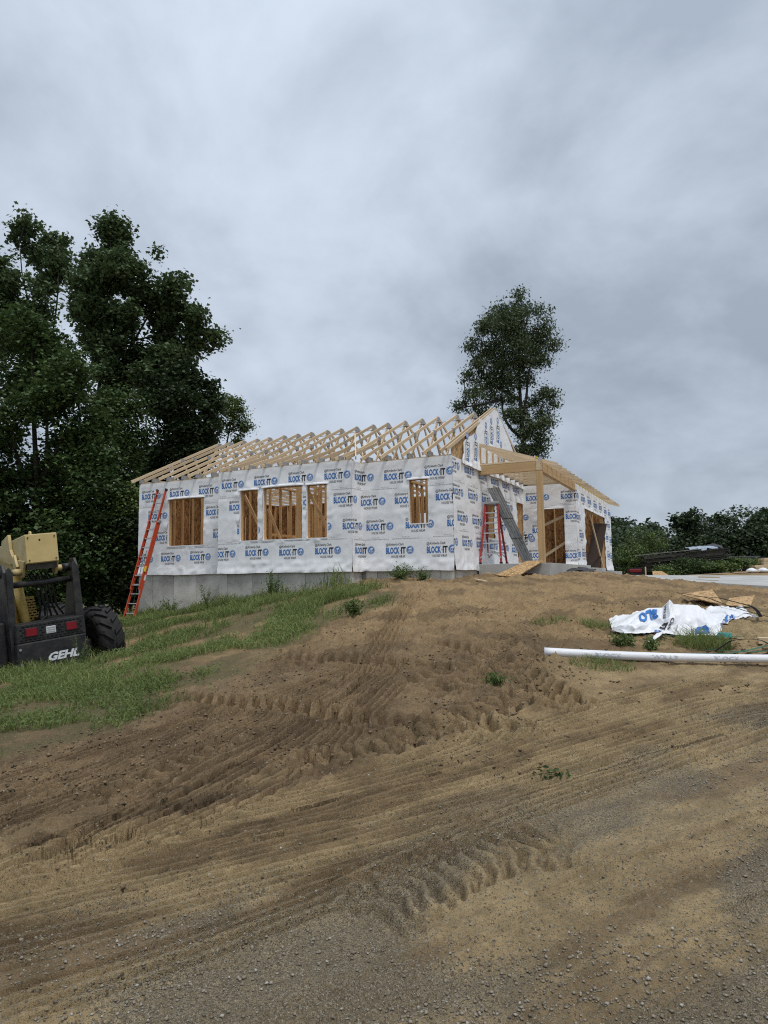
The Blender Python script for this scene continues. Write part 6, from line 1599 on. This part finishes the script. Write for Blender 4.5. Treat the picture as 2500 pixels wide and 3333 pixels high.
weed('weed', 'tall bushy weed standing before the middle of the foundation', *hw2(-4.9, -1.15), .95, .75, 30, .05, 13, 'weeds along the foundation')
weed('weed', 'upright tall weed below the left side of the three windows', *hw2(-7.2, -1.1), 1.0, .5, 14, .045, 14, 'weeds along the foundation')
weed('weed', 'feathery weed clump at the foot of the concrete left of the tall weed', *hw2(-8.6, -1.0), .7, .8, 22, .045, 15, 'weeds along the foundation')
weed('weed', 'tall seeding weed in front of the telehandler wheel', -5.35, 12.2, .85, .35, 8, .03, 16, None, 'weed_leaf', 20)
weed('weed', 'low leafy weed right of the dirt bank behind the white roll', 3.42, 9.95, .20, .32, 10, .07, 17, 'leafy weeds on the dirt')
weed('weed', 'small leafy weed next to the low one behind the white roll', 3.72, 9.75, .14, .3, 8, .06, 18, 'leafy weeds on the dirt')
weed('weed', 'little weed sprouting from the churned tyre tracks', .55, 6.62, .13, .35, 8, .055, 19, 'leafy weeds on the dirt')
weed('weed', 'second little weed in the churned tyre tracks nearer the lugs', .25, 6.72, .10, .25, 6, .05, 20, 'leafy weeds on the dirt')
weed('leaf_sprig', 'dark green leafy sprig lying on the gravel road', 1.28, 5.50, .05, .28, 12, .06, 21, None, 'leaf_maple', 10)
weed('weed', 'single weed among the lug prints on the right of the bank', 1.25, 8.0, .12, .28, 8, .05, 22, 'leafy weeds on the dirt')
weed('weed', 'round-leaved weed at the upper edge of the grass', -.55, 12.6, .35, .5, 14, .07, 23, None)

# ------------------------------------------------------------------ loose stones and clods
def stones(name, x, y, size, m, seed, flat=.6, lift=.25):
    r = np.random.RandomState(seed); n = len(x)
    B = np.array([(1, 0, .2), (0, 1, -.15), (-1, 0, .1), (0, -1, .15), (.1, .1, 1), (-.1, 0, -1)]) * .95
    Fb = np.array([(0, 1, 4), (1, 2, 4), (2, 3, 4), (3, 0, 4), (1, 0, 5), (2, 1, 5), (3, 2, 5), (0, 3, 5)])
    S = size[:, None, None] * .5 * r.uniform(.65, 1.35, (n, 6, 1)) * np.stack([r.uniform(.8, 1.4, n), r.uniform(.7, 1.1, n), r.uniform(.4, .8, n) * flat / .6], 1)[:, None, :]
    V = B[None] * S; a = r.uniform(0, 6.28, n)[:, None]
    X2, Y2 = V[..., 0] * np.cos(a) - V[..., 1] * np.sin(a), V[..., 0] * np.sin(a) + V[..., 1] * np.cos(a)
    V = np.stack([X2 + x[:, None], Y2 + y[:, None], V[..., 2] + (gh(x, y) + size * lift)[:, None]], -1).reshape(-1, 3)
    F = (Fb[None] + 6 * np.arange(n)[:, None, None]).reshape(-1, 3)
    o = put(bpy.data.objects.new(name, np_mesh(name, V, F, m))); o['kind'] = 'stuff'; return o
def island_mat(name, cols, rough=.85):
    m = bpy.data.materials.new(name); m.use_nodes = True; N, L = m.node_tree.nodes, m.node_tree.links
    p = N['Principled BSDF']; p.inputs['Roughness'].default_value = rough; p.inputs['Specular IOR Level'].default_value = .25
    g = N.new('ShaderNodeNewGeometry'); rp = N.new('ShaderNodeValToRGB'); el = rp.color_ramp.elements
    el[0].color = (*cols[0], 1); el[1].color = (*cols[-1], 1)
    for i, c in enumerate(cols[1:-1], 1): el.new(i / (len(cols) - 1)).color = (*c, 1)
    L.new(g.outputs['Random Per Island'], rp.inputs[0]); L.new(rp.outputs[0], p.inputs['Base Color']); MATS[name] = m; return m
island_mat('pebble', [(.13, .112, .088), (.23, .19, .14), (.30, .265, .21), (.19, .155, .11), (.40, .37, .32)])
island_mat('clod', [(.10, .072, .045), (.17, .122, .075), (.25, .18, .105)])
r = np.random.RandomState(77)
yy = np.exp(r.uniform(math.log(2.3), math.log(11), 60000)); xx = yy * r.uniform(-.75, .75, 60000)
gd_ = side_of(GRAV, xx, yy) + (fbm(xx * .9, yy * .9, 4, 31) - .5) * 1.2
pr = sstep(.5, -.4, gd_) * sstep(.36, .6, fbm(xx * .8 - yy * .3, yy * 1.3, 4, 55)) + .03
ok = r.rand(60000) < pr * .8
xx, yy = xx[ok], yy[ok]
so = stones('gravel', xx, yy, .004 + .018 * r.rand(len(xx)) ** 4 + .003 * (yy / 5), M_('pebble'), 5); so['label'] = 'loose grey and tan gravel stones on the road'; so['category'] = 'gravel'
yy = np.exp(r.uniform(math.log(3.5), math.log(15), 110000)); xx = yy * r.uniform(-.7, .7, 110000)
gf_ = side_of(GRAV, xx, yy); gl_ = side_of(GRASSLN, xx, yy)
pr = sstep(-.3, .6, gf_) * sstep(.6, -.3, gl_) * sstep(.44, .64, fbm(xx * 1.5, yy * 1.5, 4, 95))
ok = r.rand(110000) < pr * .6
xx, yy = xx[ok], yy[ok]
so = stones('dirt_clods', xx, yy, .006 + .042 * r.rand(len(xx)) ** 5, M_('clod'), 6, .6); so['label'] = 'crumbled clods of brown earth along the tyre tracks'; so['category'] = 'clods'
